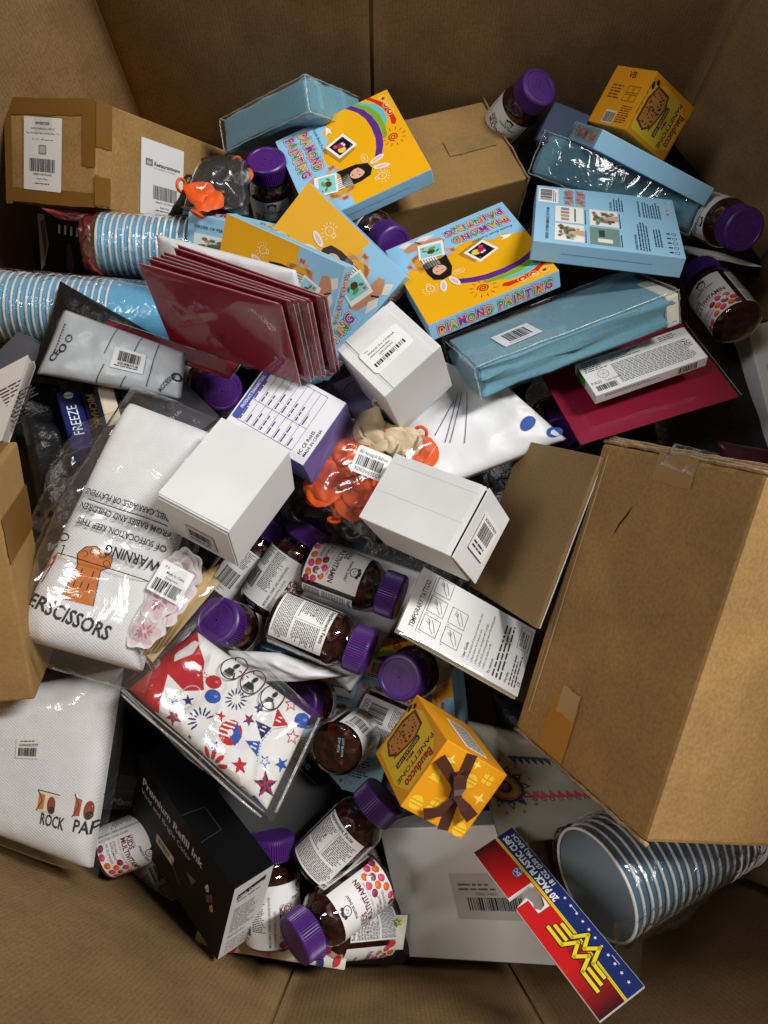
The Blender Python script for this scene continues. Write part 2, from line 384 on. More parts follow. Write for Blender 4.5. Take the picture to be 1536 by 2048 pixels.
# fitted places: (front-face centre, rotation quaternion, width-height-depth)
POSE = {
'diaA':((-0.0463,0.7806,0.0760),(0.8196,0.0273,-0.1097,-0.5617),(0.1717,0.1751,0.0259)),
'diaC':((0.1059,0.5917,0.1049),(0.1702,0.0979,-0.1878,-0.9624),(0.1707,0.1768,0.0251)),
'diaD':((-0.0924,0.5753,0.0797),(0.8999,0.1441,-0.2104,0.3536),(0.1758,0.1783,0.0425)),
'diaE':((-0.1408,0.5298,0.1123),(0.7934,0.1092,-0.3744,0.4674),(0.1502,0.1819,0.0185)),
'diaG':((0.2799,0.6333,0.1311),(0.7444,-0.1727,0.1734,0.6213),(0.1688,0.1788,0.0250)),
'diaH':((0.3540,0.7209,0.1182),(0.8966,0.3910,0.0990,-0.1827),(0.1753,0.0240,0.2422)),
'rwCarton':((-0.4434,0.7525,0.1132),(0.9451,0.2632,-0.1654,-0.1004),(0.1534,0.1292,0.3004)),
'brownTop':((0.0514,0.8235,0.0189),(0.9830,-0.0431,0.0265,0.1767),(0.2797,0.1691,0.0900)),
'breadTop':((0.3815,0.8273,0.0919),(0.8672,0.3596,0.3196,-0.1285),(0.0962,0.0785,0.0779)),
'breadMid':((0.0269,-0.0019,0.0922),(0.7862,-0.0539,-0.5206,-0.3286),(0.1091,0.0822,0.0812)),
'sheetTop':((-0.1730,0.8628,0.0607),(0.9224,0.2097,-0.3244,-0.0055),(0.1759,0.0477,0.1208)),
'sheetMid':((0.2102,0.5003,0.1217),(0.9208,-0.3401,-0.0780,0.1740),(0.2612,0.1105,0.0416)),
'sheetRight':((0.3249,0.7579,0.0508),(0.9006,0.3121,-0.1770,-0.2452),(0.2504,0.0593,0.1914)),
'testBox':((0.3168,0.4542,0.0957),(0.9725,-0.1598,-0.0597,0.1583),(0.1458,0.0582,0.0154)),
'whiteA':((-0.1659,0.2718,0.1953),(0.9607,-0.1168,-0.0190,-0.2510),(0.0878,0.1132,0.0762)),
'whiteB':((0.0040,0.4157,0.1977),(0.9049,0.0487,-0.0950,-0.4121),(0.0839,0.0826,0.1004)),
'whiteC':((0.0394,0.2417,0.1860),(0.9487,-0.0280,-0.1933,-0.2487),(0.1132,0.0823,0.0761)),
'purple':((-0.1111,0.3607,0.1505),(0.9592,0.0036,-0.0450,-0.2792),(0.1084,0.0883,0.0609)),
'bigCarton':((0.2284,0.1146,0.2124),(0.8182,0.0936,-0.5220,-0.2223),(0.2183,0.3293,0.2500)),
'panel':((0.1775,0.2305,0.1117),(0.8161,0.0536,-0.5223,-0.2414),(0.2195,0.1955,0.0080)),
'whiteShrink':((0.0957,-0.1719,-0.0740),(0.9497,0.1390,-0.2688,0.0811),(0.1982,0.1620,0.0471)),
'header':((0.1683,-0.1621,0.0910),(0.8950,-0.3596,-0.0136,0.2634),(0.0529,0.2027,0.0040)),
'ink':((-0.2060,-0.0681,0.0105),(0.8781,-0.2896,0.2353,0.2995),(0.0521,0.2040,0.1382)),
'manual':((-0.2883,-0.0006,-0.0795),(0.9140,-0.2758,0.2965,0.0265),(0.0988,0.0634,0.0610)),
'leftCarton':((-0.3670,0.1789,0.1668),(0.6367,0.4531,-0.2747,-0.5602),(0.2256,0.1487,0.2000)),
'tattoo':((0.0963,0.1247,0.0803),(0.9447,-0.2032,0.1459,-0.2119),(0.1518,0.0946,0.0104)),
'redRight':((0.3204,0.4489,0.0537),(0.9753,-0.1621,-0.0445,0.1431),(0.2075,0.1468,0.0060)),
'redFront':((-0.1818,0.4471,0.1922),(0.7856,0.5645,-0.2300,-0.1059),(0.1880,0.1087,0.0040)),
'books':((-0.3823,0.3874,0.0736),(0.9589,-0.1634,0.1348,0.1887),(0.0269,0.1006,0.1000)),
'book2':((-0.3353,0.3979,0.0883),(0.9731,-0.1345,0.0457,0.1815),(0.0239,0.0681,0.0600)),
}
BOTTLE = {
'a':((-0.1635,0.7616,-0.0583),(-0.0176,0.1851,0.9826)),
'b':((0.1740,0.9165,-0.0316),(0.3772,-0.1799,0.9085)),
'c':((0.4508,0.7329,0.0167),(0.1492,-0.7350,0.6614)),
'd':((0.4616,0.5228,0.0635),(-0.1694,0.9011,-0.3992)),
'e':((-0.0570,0.7426,0.0010),(0.5596,-0.7289,0.3944)),
'f':((-0.2677,0.5097,-0.0335),(0.4780,-0.5926,0.6484)),
'g':((-0.1556,0.1684,-0.0158),(0.5489,0.7924,0.2660)),
'h':((-0.0940,0.2158,0.0147),(0.9215,-0.3694,0.1197)),
'i':((-0.1307,0.1492,0.0321),(0.9235,-0.3776,0.0674)),
'j':((-0.1673,0.1339,-0.0599),(-0.2167,0.0365,0.9756)),
'k':((0.0660,0.1011,-0.0796),(-0.3920,-0.2034,0.8972)),
'l':((-0.0764,0.0610,-0.1677),(-0.2772,-0.0768,0.9577)),
'm':((-0.0586,-0.0057,-0.0130),(0.2905,0.2787,-0.9154)),
'n':((-0.0858,-0.1395,-0.0370),(0.7053,0.6681,0.2368)),
'o':((-0.1302,-0.2237,-0.0693),(-0.0443,0.9752,0.2166)),
'p':((-0.0065,-0.1490,-0.0503),(-0.7473,-0.4596,0.4800)),
'q':((-0.3551,-0.1314,-0.1163),(0.9245,0.3587,0.1288)),
'r':((-0.3300,-0.1623,-0.2447),(0.5393,-0.7322,0.4160)),
's':((-0.2141,0.1967,-0.0558),(0.6311,0.6816,0.3703)),
't':((-0.0306,0.0479,-0.1057),(0.8958,-0.3922,0.2092)),
'u':((0.0064,-0.2226,-0.1419),(-0.8549,0.0410,0.5171)),
'v':((0.4769,0.4255,-0.0287),(-0.1737,0.3645,-0.9149)),
'w':((0.2329,0.5073,-0.0960),(0.0591,-0.8175,0.5729)),
}
def pose(k):
    t, q, d = POSE[k]
    return Matrix.Translation(t) @ Quaternion(q).to_matrix().to_4x4(), d
def slide(mtx, x=0, y=0, z=0): return mtx @ Matrix.Translation((x, y, z))
# ================================================================== the pallet bin
bin_ = empty('pallet_bin', None, 'tall octagonal corrugated cardboard bin that holds the whole heap', 'pallet bin')
PLAN = [(-.387, .955), (.482, .955), (.60, .74), (.62, .10), (.49, -.175), (.164, -.275), (-.116, -.275), (-.50, -.10), (-.62, .12), (-.60, .70)]
RIM = .60; FLOOR = -.42
def wall_material():
    m = M['bin']; N, L, b = nodes(m)
    tc = N.new('ShaderNodeTexCoord'); wv = N.new('ShaderNodeTexWave'); wv.inputs['Scale'].default_value = 62; wv.inputs['Distortion'].default_value = .35
    wv.inputs['Detail Scale'].default_value = 9
    mp = N.new('ShaderNodeMapping'); L.new(tc.outputs['Object'], mp.inputs[0]); L.new(mp.outputs[0], wv.inputs['Vector'])
    ns = N.new('ShaderNodeTexNoise'); ns.inputs['Scale'].default_value = 1; mp2 = N.new('ShaderNodeMapping'); mp2.inputs['Scale'].default_value = (70, 260, 1)
    L.new(tc.outputs['Object'], mp2.inputs[0]); L.new(mp2.outputs[0], ns.inputs['Vector'])
    r = N.new('ShaderNodeMapRange'); r.inputs[1].default_value = .88; r.inputs[2].default_value = 1; r.inputs[3].default_value = 0; r.inputs[4].default_value = 1
    r2 = N.new('ShaderNodeMapRange'); r2.inputs[1].default_value = .42; r2.inputs[2].default_value = .62; r2.inputs[3].default_value = .0; r2.inputs[4].default_value = .75
    L.new(wv.outputs['Fac'], r.inputs[0]); L.new(ns.outputs[0], r2.inputs[0])
    mu = N.new('ShaderNodeMath'); mu.operation = 'MULTIPLY'; L.new(r.outputs[0], mu.inputs[0]); L.new(r2.outputs[0], mu.inputs[1])
    x = N.new('ShaderNodeMix'); x.data_type = 'RGBA'; x.inputs[7].default_value = (.10, .06, .03, 1)
    L.new(mu.outputs[0], x.inputs[0]); L.new(b.inputs['Base Color'].links[0].from_socket, x.inputs[6]); L.new(x.outputs[2], b.inputs['Base Color'])
    bp = N.new('ShaderNodeBump'); bp.inputs['Strength'].default_value = .10; bp.inputs['Distance'].default_value = .0008
    L.new(wv.outputs['Fac'], bp.inputs['Height']); L.new(b.inputs['Normal'].links[0].from_socket, bp.inputs['Normal']); L.new(bp.outputs[0], b.inputs['Normal'])
wall_material()
for i in range(len(PLAN)):
    a, b = Vector((*PLAN[i], 0)), Vector((*PLAN[(i+1) % len(PLAN)], 0)); cuts = [(a, b)]
    if i == 0: m_ = a.lerp(b, .425); cuts = [(a, m_-Vector((.0012, 0, 0))), (m_+Vector((.0012, 0, .0)), b)]
    for a, b in cuts:
        L_ = (b-a).length-.003; d = (b-a).normalized(); H_ = RIM-FLOOR; nu, nv = 20, 16; vs = []; inn = Vector((d.y, -d.x, 0))
        for lay in (0, 1):
            for j in range(nv+1):
                for k in range(nu+1):
                    u, v = k/nu, j/nv; bul = noise.noise(Vector((u*L_*4+i*9, v*3, i)))*.006*math.sin(math.pi*u)
                    vs.append((u*L_+.0015, v*H_+FLOOR, bul-(.007 if lay else 0)))
        o_ = (nu+1)*(nv+1); fs = []
        for j in range(nv):
            for k in range(nu):
                q = [j*(nu+1)+k, j*(nu+1)+k+1, (j+1)*(nu+1)+k+1, (j+1)*(nu+1)+k]; fs += [q, [t+o_ for t in q[::-1]]]
        for k in range(nu):
            fs += [[nv*(nu+1)+k, nv*(nu+1)+k+1, o_+nv*(nu+1)+k+1, o_+nv*(nu+1)+k]]
        for j in range(nv):
            for k in (0, nu): fs.append([j*(nu+1)+k, (j+1)*(nu+1)+k, o_+(j+1)*(nu+1)+k, o_+j*(nu+1)+k])
        o = mesh_obj('wall_panel', vs, fs, M['bin'], bin_, True)
        o.matrix_local = Matrix.Translation(a) @ Matrix((d, Vector((0, 0, 1)), inn)).transposed().to_4x4()
for x, y in PLAN: q = Vector((x, y, 0)); q += (q-Vector((0, .34, 0))).normalized()*.012; tube('seam_light_block', [(q.x, q.y, FLOOR), (q.x, q.y, RIM-.001)], .012, M['kraftdark'], bin_, 10)  # tubes added behind the corners to block light leaking through the seams
q = Vector(PLAN[0]).lerp(Vector(PLAN[1]), .425); tube('seam_light_block', [(q.x, q.y+.016, FLOOR), (q.x, q.y+.016, RIM-.001)], .010, M['kraftdark'], bin_, 10)  # same added light block behind the far wall's seam
mesh_obj('floor_panel', [(x, y, FLOOR+.004) for x, y in PLAN], [list(range(len(PLAN)))[::-1]], M['kraftdark'], bin_)

# ================================================================== diamond painting kits
BL_, YE, PU, GN, CY, RD = '93c9ea', 'efb010', '5b2f8c', '6fb02f', '5cbfd6', 'd3281c'
TCOL = ['d9321f', '2f9a3f', 'e8a51d', 'c42a6a', '3a8f38', '7b3fa0', 'e06a1c']
def girl(A, X, Y, s):
    """the seated girl with rabbit ears holding a card, as on the lid"""
    P = lambda pts: [(X(u), Y(v)) for u, v in pts]
    SK, HR = 'd8a07c', '1d1412'
    A.poly(P([(.55, .17), (.60, .22), (.72, .16), (.86, .15), (.88, .10), (.80, .05), (.70, .07), (.58, .11)]), 'c98f68', 3)
    A.poly(P([(.60, .05), (.68, .09), (.76, .05), (.70, .02)]), 'e6e2d8', 4); A.poly(P([(.78, .05), (.86, .08), (.90, .03), (.82, .01)]), 'e6e2d8', 4)
    A.line(P([(.73, .10), (.76, .055)]), .012*s, '22222a', 5)
    A.line(P([(.66, .40), (.54, .33), (.545, .31), (.63, .25)]), .034*s, SK, 4); A.line(P([(.82, .40), (.90, .33), (.90, .31), (.79, .21)]), .034*s, SK, 4)
    A.poly(P([(.64, .43), (.85, .43), (.86, .22), (.64, .22)]), 'dc9a1c', 4)
    A.poly(P([(.68, .42), (.81, .42), (.80, .27), (.69, .27)]), 'efe9e2', 5)
    for i in range(6): u = .70+i*.02; A.line(P([(u, .42), (u, .27)]), .006*s, '4a2a34', 6)
    A.poly(P([(.61, .34), (.62, .50), (.66, .59), (.73, .605), (.79, .57), (.81, .48), (.81, .36), (.77, .34), (.66, .36)]), HR, 5)
    A.ell(X(.715), Y(.485), .052*s, .062*s, 'e3b391', 7, .1); A.poly(P([(.65, .50), (.665, .575), (.73, .60), (.78, .56), (.785, .50), (.75, .545), (.70, .53)]), HR, 8)
    A.ell(X(.695), Y(.495), .007*s, .005*s, '3b2018', 9); A.ell(X(.74), Y(.495), .007*s, .005*s, '3b2018', 9); A.ell(X(.717), Y(.445), .010*s, .006*s, 'b23a3a', 9)
    for u, v, r in ((.665, .67, .25), (.755, .675, -.3)): A.ell(X(u), Y(v), .026*s, .068*s, 'efe6e0', 8, r); A.ell(X(u), Y(v), .013*s, .045*s, 'e3bdb6', 9, r)
    c, si = math.cos(-.25), math.sin(-.25); q = lambda a, b: (X(.69)+(a*c-b*si)*s, Y(.225)+(a*si+b*c)*s)
    A.poly([q(-.10, -.095), q(.10, -.095), q(.10, .095), q(-.10, .095)], 'f2f0ea', 9); A.poly([q(-.083, -.06), q(.083, -.06), q(.083, .08), q(-.083, .08)], '8fd3d6', 10)
    A.ell(*q(.0, .02), .032*s, .028*s, '5f3d20', 11); A.ell(*q(-.01, -.02), .030*s, .016*s, '5da544', 12); A.ell(*q(-.05, .02), .022*s, .010*s, '3c8f4a', 11, .6); A.ell(*q(.05, .0), .022*s, .010*s, '3c8f4a', 11, -.6)
    A.star(*q(.06, -.035), .018*s, 'd8492d', 12)
def dia_front(w, h):
    A = Art(); X = lambda u: (u-.5)*w; Y = lambda v: (v-.5)*h; s = w
    P = lambda pts: [(X(u), Y(v)) for u, v in pts]
    A.rect(-w/2+.0004, -h/2+.0004, w/2-.0004, h/2-.0004, YE, 1)
    A.poly(P([(.002, .002), (.998, .002), (.998, .36), (.93, .37), (.86, .33), (.78, .34), (.70, .40), (.60, .36), (.50, .30), (.42, .29), (.33, .33), (.24, .40), (.16, .37), (.09, .42), (.002, .45)]), BL_, 2)
    def band(c, pts, l=3): A.poly(P(pts), c, l)
    arc = lambda a, b, n=14: [(.62*t, a+(b-a)*t+.165*math.sin(math.pi*(.15+.85*t))-.075) for t in np.linspace(0, 1, n)]
    lo = [(.002, .63), (.10, .70), (.2, .735), (.32, .745), (.45, .735), (.55, .705), (.64, .66)]; hi = [(.64, .72), (.55, .765), (.45, .795), (.32, .805), (.2, .79), (.1, .755), (.002, .685)]
    band(PU, lo+hi)
    A.poly(P([(.002, .69), (.1, .76), (.2, .795), (.32, .81), (.45, .80), (.50, .80), (.47, .83), (.36, .85), (.22, .85), (.1, .81), (.002, .72)]), GN, 3)
    A.poly(P([(.002, .725), (.1, .815), (.22, .855), (.36, .855), (.33, .885), (.2, .895), (.1, .86), (.002, .75)]), CY, 4)
    A.poly(P([(.002, .81), (.08, .86), (.18, .90), (.30, .915), (.38, .90), (.40, .925), (.36, .95), (.24, .95), (.12, .92), (.002, .845)]), RD, 4)
    for k in range(3): A.micro(X(.10), Y(.855-k*.022), X(.30), Y(.868-k*.022), .003, 'fbf7e8', 5, k)
    A.line([(X(.52)+r*.052*s*math.cos(t), Y(.865)+r*.052*s*math.sin(t)) for r, t in [(.15+k/20*.75, k*.65) for k in range(20)]], .010*s, RD, 4)
    for k in range(12):
        t = k*math.pi/6; A.line([(X(.52)+.075*s*math.cos(t), Y(.865)+.075*s*math.sin(t)), (X(.52)+.10*s*math.cos(t), Y(.865)+.10*s*math.sin(t))], .007*s, RD, 4)
    for k in range(3): A.ring(X(.08+k*.085), Y(.935-.0*k), .034*s, .030*s, .003*s, 'fdf3cf', 5, 0, 14); A.ell(X(.08+k*.085), Y(.937), .014*s, .012*s, ['5b3a1a', 'e9dcb0', 'f5cf70'][k], 5)
    def bulb(u, v):
        x, y = X(u), Y(v); A.ring(x, y, .032*s, .036*s, .005*s, 'fff8dc', 4, 0, 14)
        A.line([(x-.016*s, y-.03*s), (x-.014*s, y-.058*s), (x+.014*s, y-.058*s), (x+.016*s, y-.03*s)], .005*s, 'fff8dc', 4); A.line([(x-.01*s, y-.005*s), (x, y+.008*s), (x+.01*s, y-.005*s)], .003*s, 'fff8dc', 4)
        for k in range(9): t = R(-20+k*27); A.line([(x+.05*s*math.cos(t), y+.05*s*math.sin(t)), (x+.066*s*math.cos(t), y+.066*s*math.sin(t))], .004*s, 'fff8dc', 4)
    bulb(.85, .645)
    c, si = math.cos(.35), math.sin(.35); q = lambda a, b: (X(.37)+(a*c-b*si)*s, Y(.465)+(a*si+b*c)*s)
    A.poly([q(-.10, -.13), q(.13, -.12), q(.12, .06), q(-.09, .05)], 'b5852a', 3)
    A.poly([q(-.095, -.095), q(.095, -.095), q(.095, .095), q(-.095, .095)], 'f3f0ee', 4); A.poly([q(-.072, -.072), q(.072, -.072), q(.072, .072), q(-.072, .072)], '14101a', 5)
    A.ell(*q(.035, -.02), .034*s, .034*s, 'e8cf4a', 6); A.ell(*q(-.005, .0), .030*s, .040*s, 'a8245a', 7); A.ell(*q(-.012, .022), .011*s, .011*s, 'f1e6ee', 8); A.ell(*q(.012, .022), .011*s, .011*s, 'f1e6ee', 8); A.ell(*q(-.03, -.04), .02*s, .016*s, 'd0456b', 8)
    A.line([q(-.06, .055), q(-.055, .06)], .004*s, 'e25a8a', 6); A.line([q(.055, .055), q(.06, .05)], .004*s, 'e2c35a', 6)
    A.ring(X(.60), Y(.585), .045*s, .026*s, .004*s, 'fff8dc', 4); A.text('idea', X(.60), Y(.575), .030*s, 'fff8dc', 5, 0, 'c')
    girl(A, X, Y, s)
    A.multi('DIAMOND', X(.05), Y(.195), .105*s, TCOL, ('3a2a5a', 'fdfdfd'), 6, 0, .05, .46*s)
    A.multi('PAINTING', X(.05), Y(.075), .105*s, TCOL[3:]+TCOL[:3], ('3a2a5a', 'fdfdfd'), 6, 0, .05, .48*s)
    A.text('Puzzle Brain Fun DIY', X(.06), Y(.315), .036*s, '24222a', 5, 0, 'l', .0, fit=.33*s)
    A.poly(P([(.10, .42), (.19, .39), (.17, .425), (.20, .44), (.15, .445)]), 'fbfbfb', 5)
    return A
def dia_side(w, h):
    A = Art(); A.multi('DIAMOND PAINTING', -w*.44, -h*.30, h*.72, TCOL, ('3a2a5a', 'fdfdfd'), 1, 0, .05, w*.88); return A
def dia_back(w, h):
    A = Art(); X = lambda u: (u-.5)*w; Y = lambda v: (v-.5)*h; s = w; DK = '26374a'
    A.text('ORDER OF PERFORMANCE OF WORK', X(.05), Y(.90), .032*s, DK, 2, 0, 'l', .01, fit=.55*s)
    k = 0
    for cx, cy in ((.05, .66), (.36, .66), (.05, .42), (.36, .42)):
        A.rect(X(cx), Y(cy), X(cx+.28), Y(cy+.20), 'e9ebe6' if k in (0, 1, 3) else '6f8f86', 2); r = random.Random(k)
        if k == 1: [A.rrect(X(cx+.03+j*.06), Y(cy+.10), X(cx+.075+j*.06), Y(cy+.16), .001, ['c98a7a', '7fb08a', 'd2707a', '7c8fb0'][j], 3) for j in range(4)]; A.line([(X(cx+.03), Y(cy+.06)), (X(cx+.25), Y(cy+.06))], .002, '4e6b3a', 3)
        elif k == 2: A.rect(X(cx+.04), Y(cy+.05), X(cx+.10), Y(cy+.15), 'e2e6da', 3); A.rect(X(cx+.13), Y(cy+.10), X(cx+.24), Y(cy+.14), '30453e', 3)
        else:
            for j in range(40): A.rect(X(cx+.03+r.random()*.21), Y(cy+.03+r.random()*.14), X(cx+.05+r.random()*.21), Y(cy+.035+r.random()*.14), ['7f9a7a', 'a8b49a', 'c7b8a0'][j % 3], 3) if j % 4 == 0 else A.ell(X(cx+.03+r.random()*.22), Y(cy+.03+r.random()*.14), .004, .0025, ['5f7a5c', '8c6f5a', 'b5a48a'][j % 3], 3, n=8)
            A.poly([(X(cx+.10), Y(cy+.0)), (X(cx+.20), Y(cy+.0)), (X(cx+.16), Y(cy+.10)), (X(cx+.12), Y(cy+.11))], 'cfa488', 4)
        A.micro(X(cx), Y(cy-.03), X(cx+.26), Y(cy-.005), .0028, DK, 2, k); k += 1
    A.multi('DIAMOND', X(.68), Y(.74), .075*s, TCOL, ('3a2a5a', 'e8eef2'), 2, 0, .05, .27*s); A.multi('PAINTING', X(.68), Y(.655), .075*s, TCOL[2:], ('3a2a5a', 'e8eef2'), 2, 0, .05, .27*s)
    A.rect(X(.68), Y(.84), X(.95), Y(.985), 'eef0f0', 2); A.bars(X(.72), Y(.885), X(.93), Y(.97), '1c1c20', 3, 5); A.micro(X(.70), Y(.845), X(.93), Y(.88), .0025, '33363c', 3, 4)
    A.text('SET INCLUDES:', X(.66), Y(.455), .024*s, DK, 2, 0, 'l', .01); A.micro(X(.66), Y(.36), X(.92), Y(.445), .0034, DK, 2, 12)
    A.text('CHARACTER PURPOSE', X(.04), Y(.305), .024*s, DK, 2, 0, 'l', .01); A.micro(X(.04), Y(.20), X(.52), Y(.295), .0034, DK, 2, 11)
    A.text('APPROXIMATE MANUAL SIZE', X(.60), Y(.255), .022*s, DK, 2, 0, 'l', .01); A.micro(X(.60), Y(.10), X(.90), Y(.24), .0034, DK, 2, 13); A.micro(X(.12), Y(.13), X(.5), Y(.19), .0034, DK, 2, 15)
    for j in range(4): A.ring(X(.70+j*.075), Y(.06), .012*s*2, .014*s*2, .0006, 'd8e3e8', 2, 0, 12); A.ell(X(.70+j*.075), Y(.06), .012*s, .012*s, ['b84a3a', 'caa86a', 'e0d0b0', 'c2b48a'][j], 3, n=8)
    for j in range(5): A.ring(X(.06+j*.075), Y(.05), .020*s, .016*s, .0006, DK, 2, 0, 10); A.rect(X(.05+j*.075), Y(.075), X(.07+j*.075), Y(.10), DK, 2)
    return A
def dia_box(mtx, d, label, front=None, sides=()):
    w, h, t = d
    root = empty('craft_kit_box', mtx, label, 'craft box', 'craft kit boxes in the bin')
    rbox('box_body', w, h, t, M['blue'], root, .0010)
    if front == 'front': dia_front(w, h).build('front_artwork', face(w, h, t, 'F'), root)
    if front == 'back': dia_back(w, h).build('back_artwork', face(w, h, t, 'F'), root)
    for f, rot in sides:
        ww, hh = {'T': (w, t), 'D': (w, t), 'L': (t, h), 'R': (t, h)}[f]
        if rot % 180: ww, hh = hh, ww
        dia_side(ww, hh).build('side_title', face(w, h, t, f, rot), root)
    # tuck-in lid edge
    for f in 'LRTD':
        A = Art(); ww = w if f in 'TD' else t; hh = t if f in 'TD' else h
        if f in 'TD': A.rect(-ww*.30, -hh*.30, -ww*.296, hh*.46, '5a86a4', 1); A.rect(ww*.30, -hh*.30, ww*.304, hh*.46, '5a86a4', 1); A.rect(-ww*.3, -hh*.31, ww*.304, -hh*.29, '6b98b6', 1)
        else: A.rect(-ww*.02, -hh*.3, ww*.02, hh*.3, '6b98b6', 1)
        if (f, 0) not in sides and (f, 180) not in sides: A.build('tuck_flap', face(w, h, t, f), root, h0=.00005)
    return root
for k, lab, fr, sd in (('diaA', 'yellow and blue craft kit box lying highest, against the folded blue sheet pack', 'front', (('D', 0),)),
                       ('diaC', 'craft kit box lying upside down between two kraft and teal packs, right of centre', 'front', (('T', 180),)),
                       ('diaD', 'craft kit box leaning beneath another, its corner touching the white cube box', 'front', (('D', 0),)),
                       ('diaE', 'craft kit box leaning behind the stack of dark red sleeves', 'front', (('D', 0),)),
                       ('diaG', 'craft kit box lying face down, its pale blue back panel upward', 'back', ())):
    mx, d = pose(k); dia_box(mx, d, lab, fr, sd)
mx, d = pose('diaH'); r = dia_box(mx, d, 'pale blue craft kit box standing on its long edge beside the orange cake box', None, (('L', 180),))
def pose3(P, Q, n):
    """matrix with origin P, x towards Q, z near n"""
    x = (Vector(Q)-Vector(P)).normalized(); n = Vector(n); z = (n-x*n.dot(x)).normalized(); y = z.cross(x)
    return Matrix.Translation(P) @ Matrix((x, y, z)).transposed().to_4x4()
mx = pose3(at(377, 424, .115), at(548, 462, .10), (-.1, -.8, .6)); dia_box(slide(mx, .086, -.086, 0), (.172, .172, .03), 'upright craft kit box whose instruction panel shows above the white envelope', 'back', (('T', 0),))
mx = pose3(at(800, 1500, -.09), at(967, 1470, -.01), (-.35, .1, .9)); dia_box(slide(mx, .005, .075, 0), (.172, .172, .03), 'craft kit box half buried under the tattoo card pack, lid picture showing', 'front', ())
mx = pose3(at(640, 1392, -.10), at(740, 1418, -.10), (0, 0, 1)); dia_box(slide(mx, .02, -.02, 0), (.172, .172, .03), 'dim craft kit box deep in the gap below the clear mailer', 'back', ())

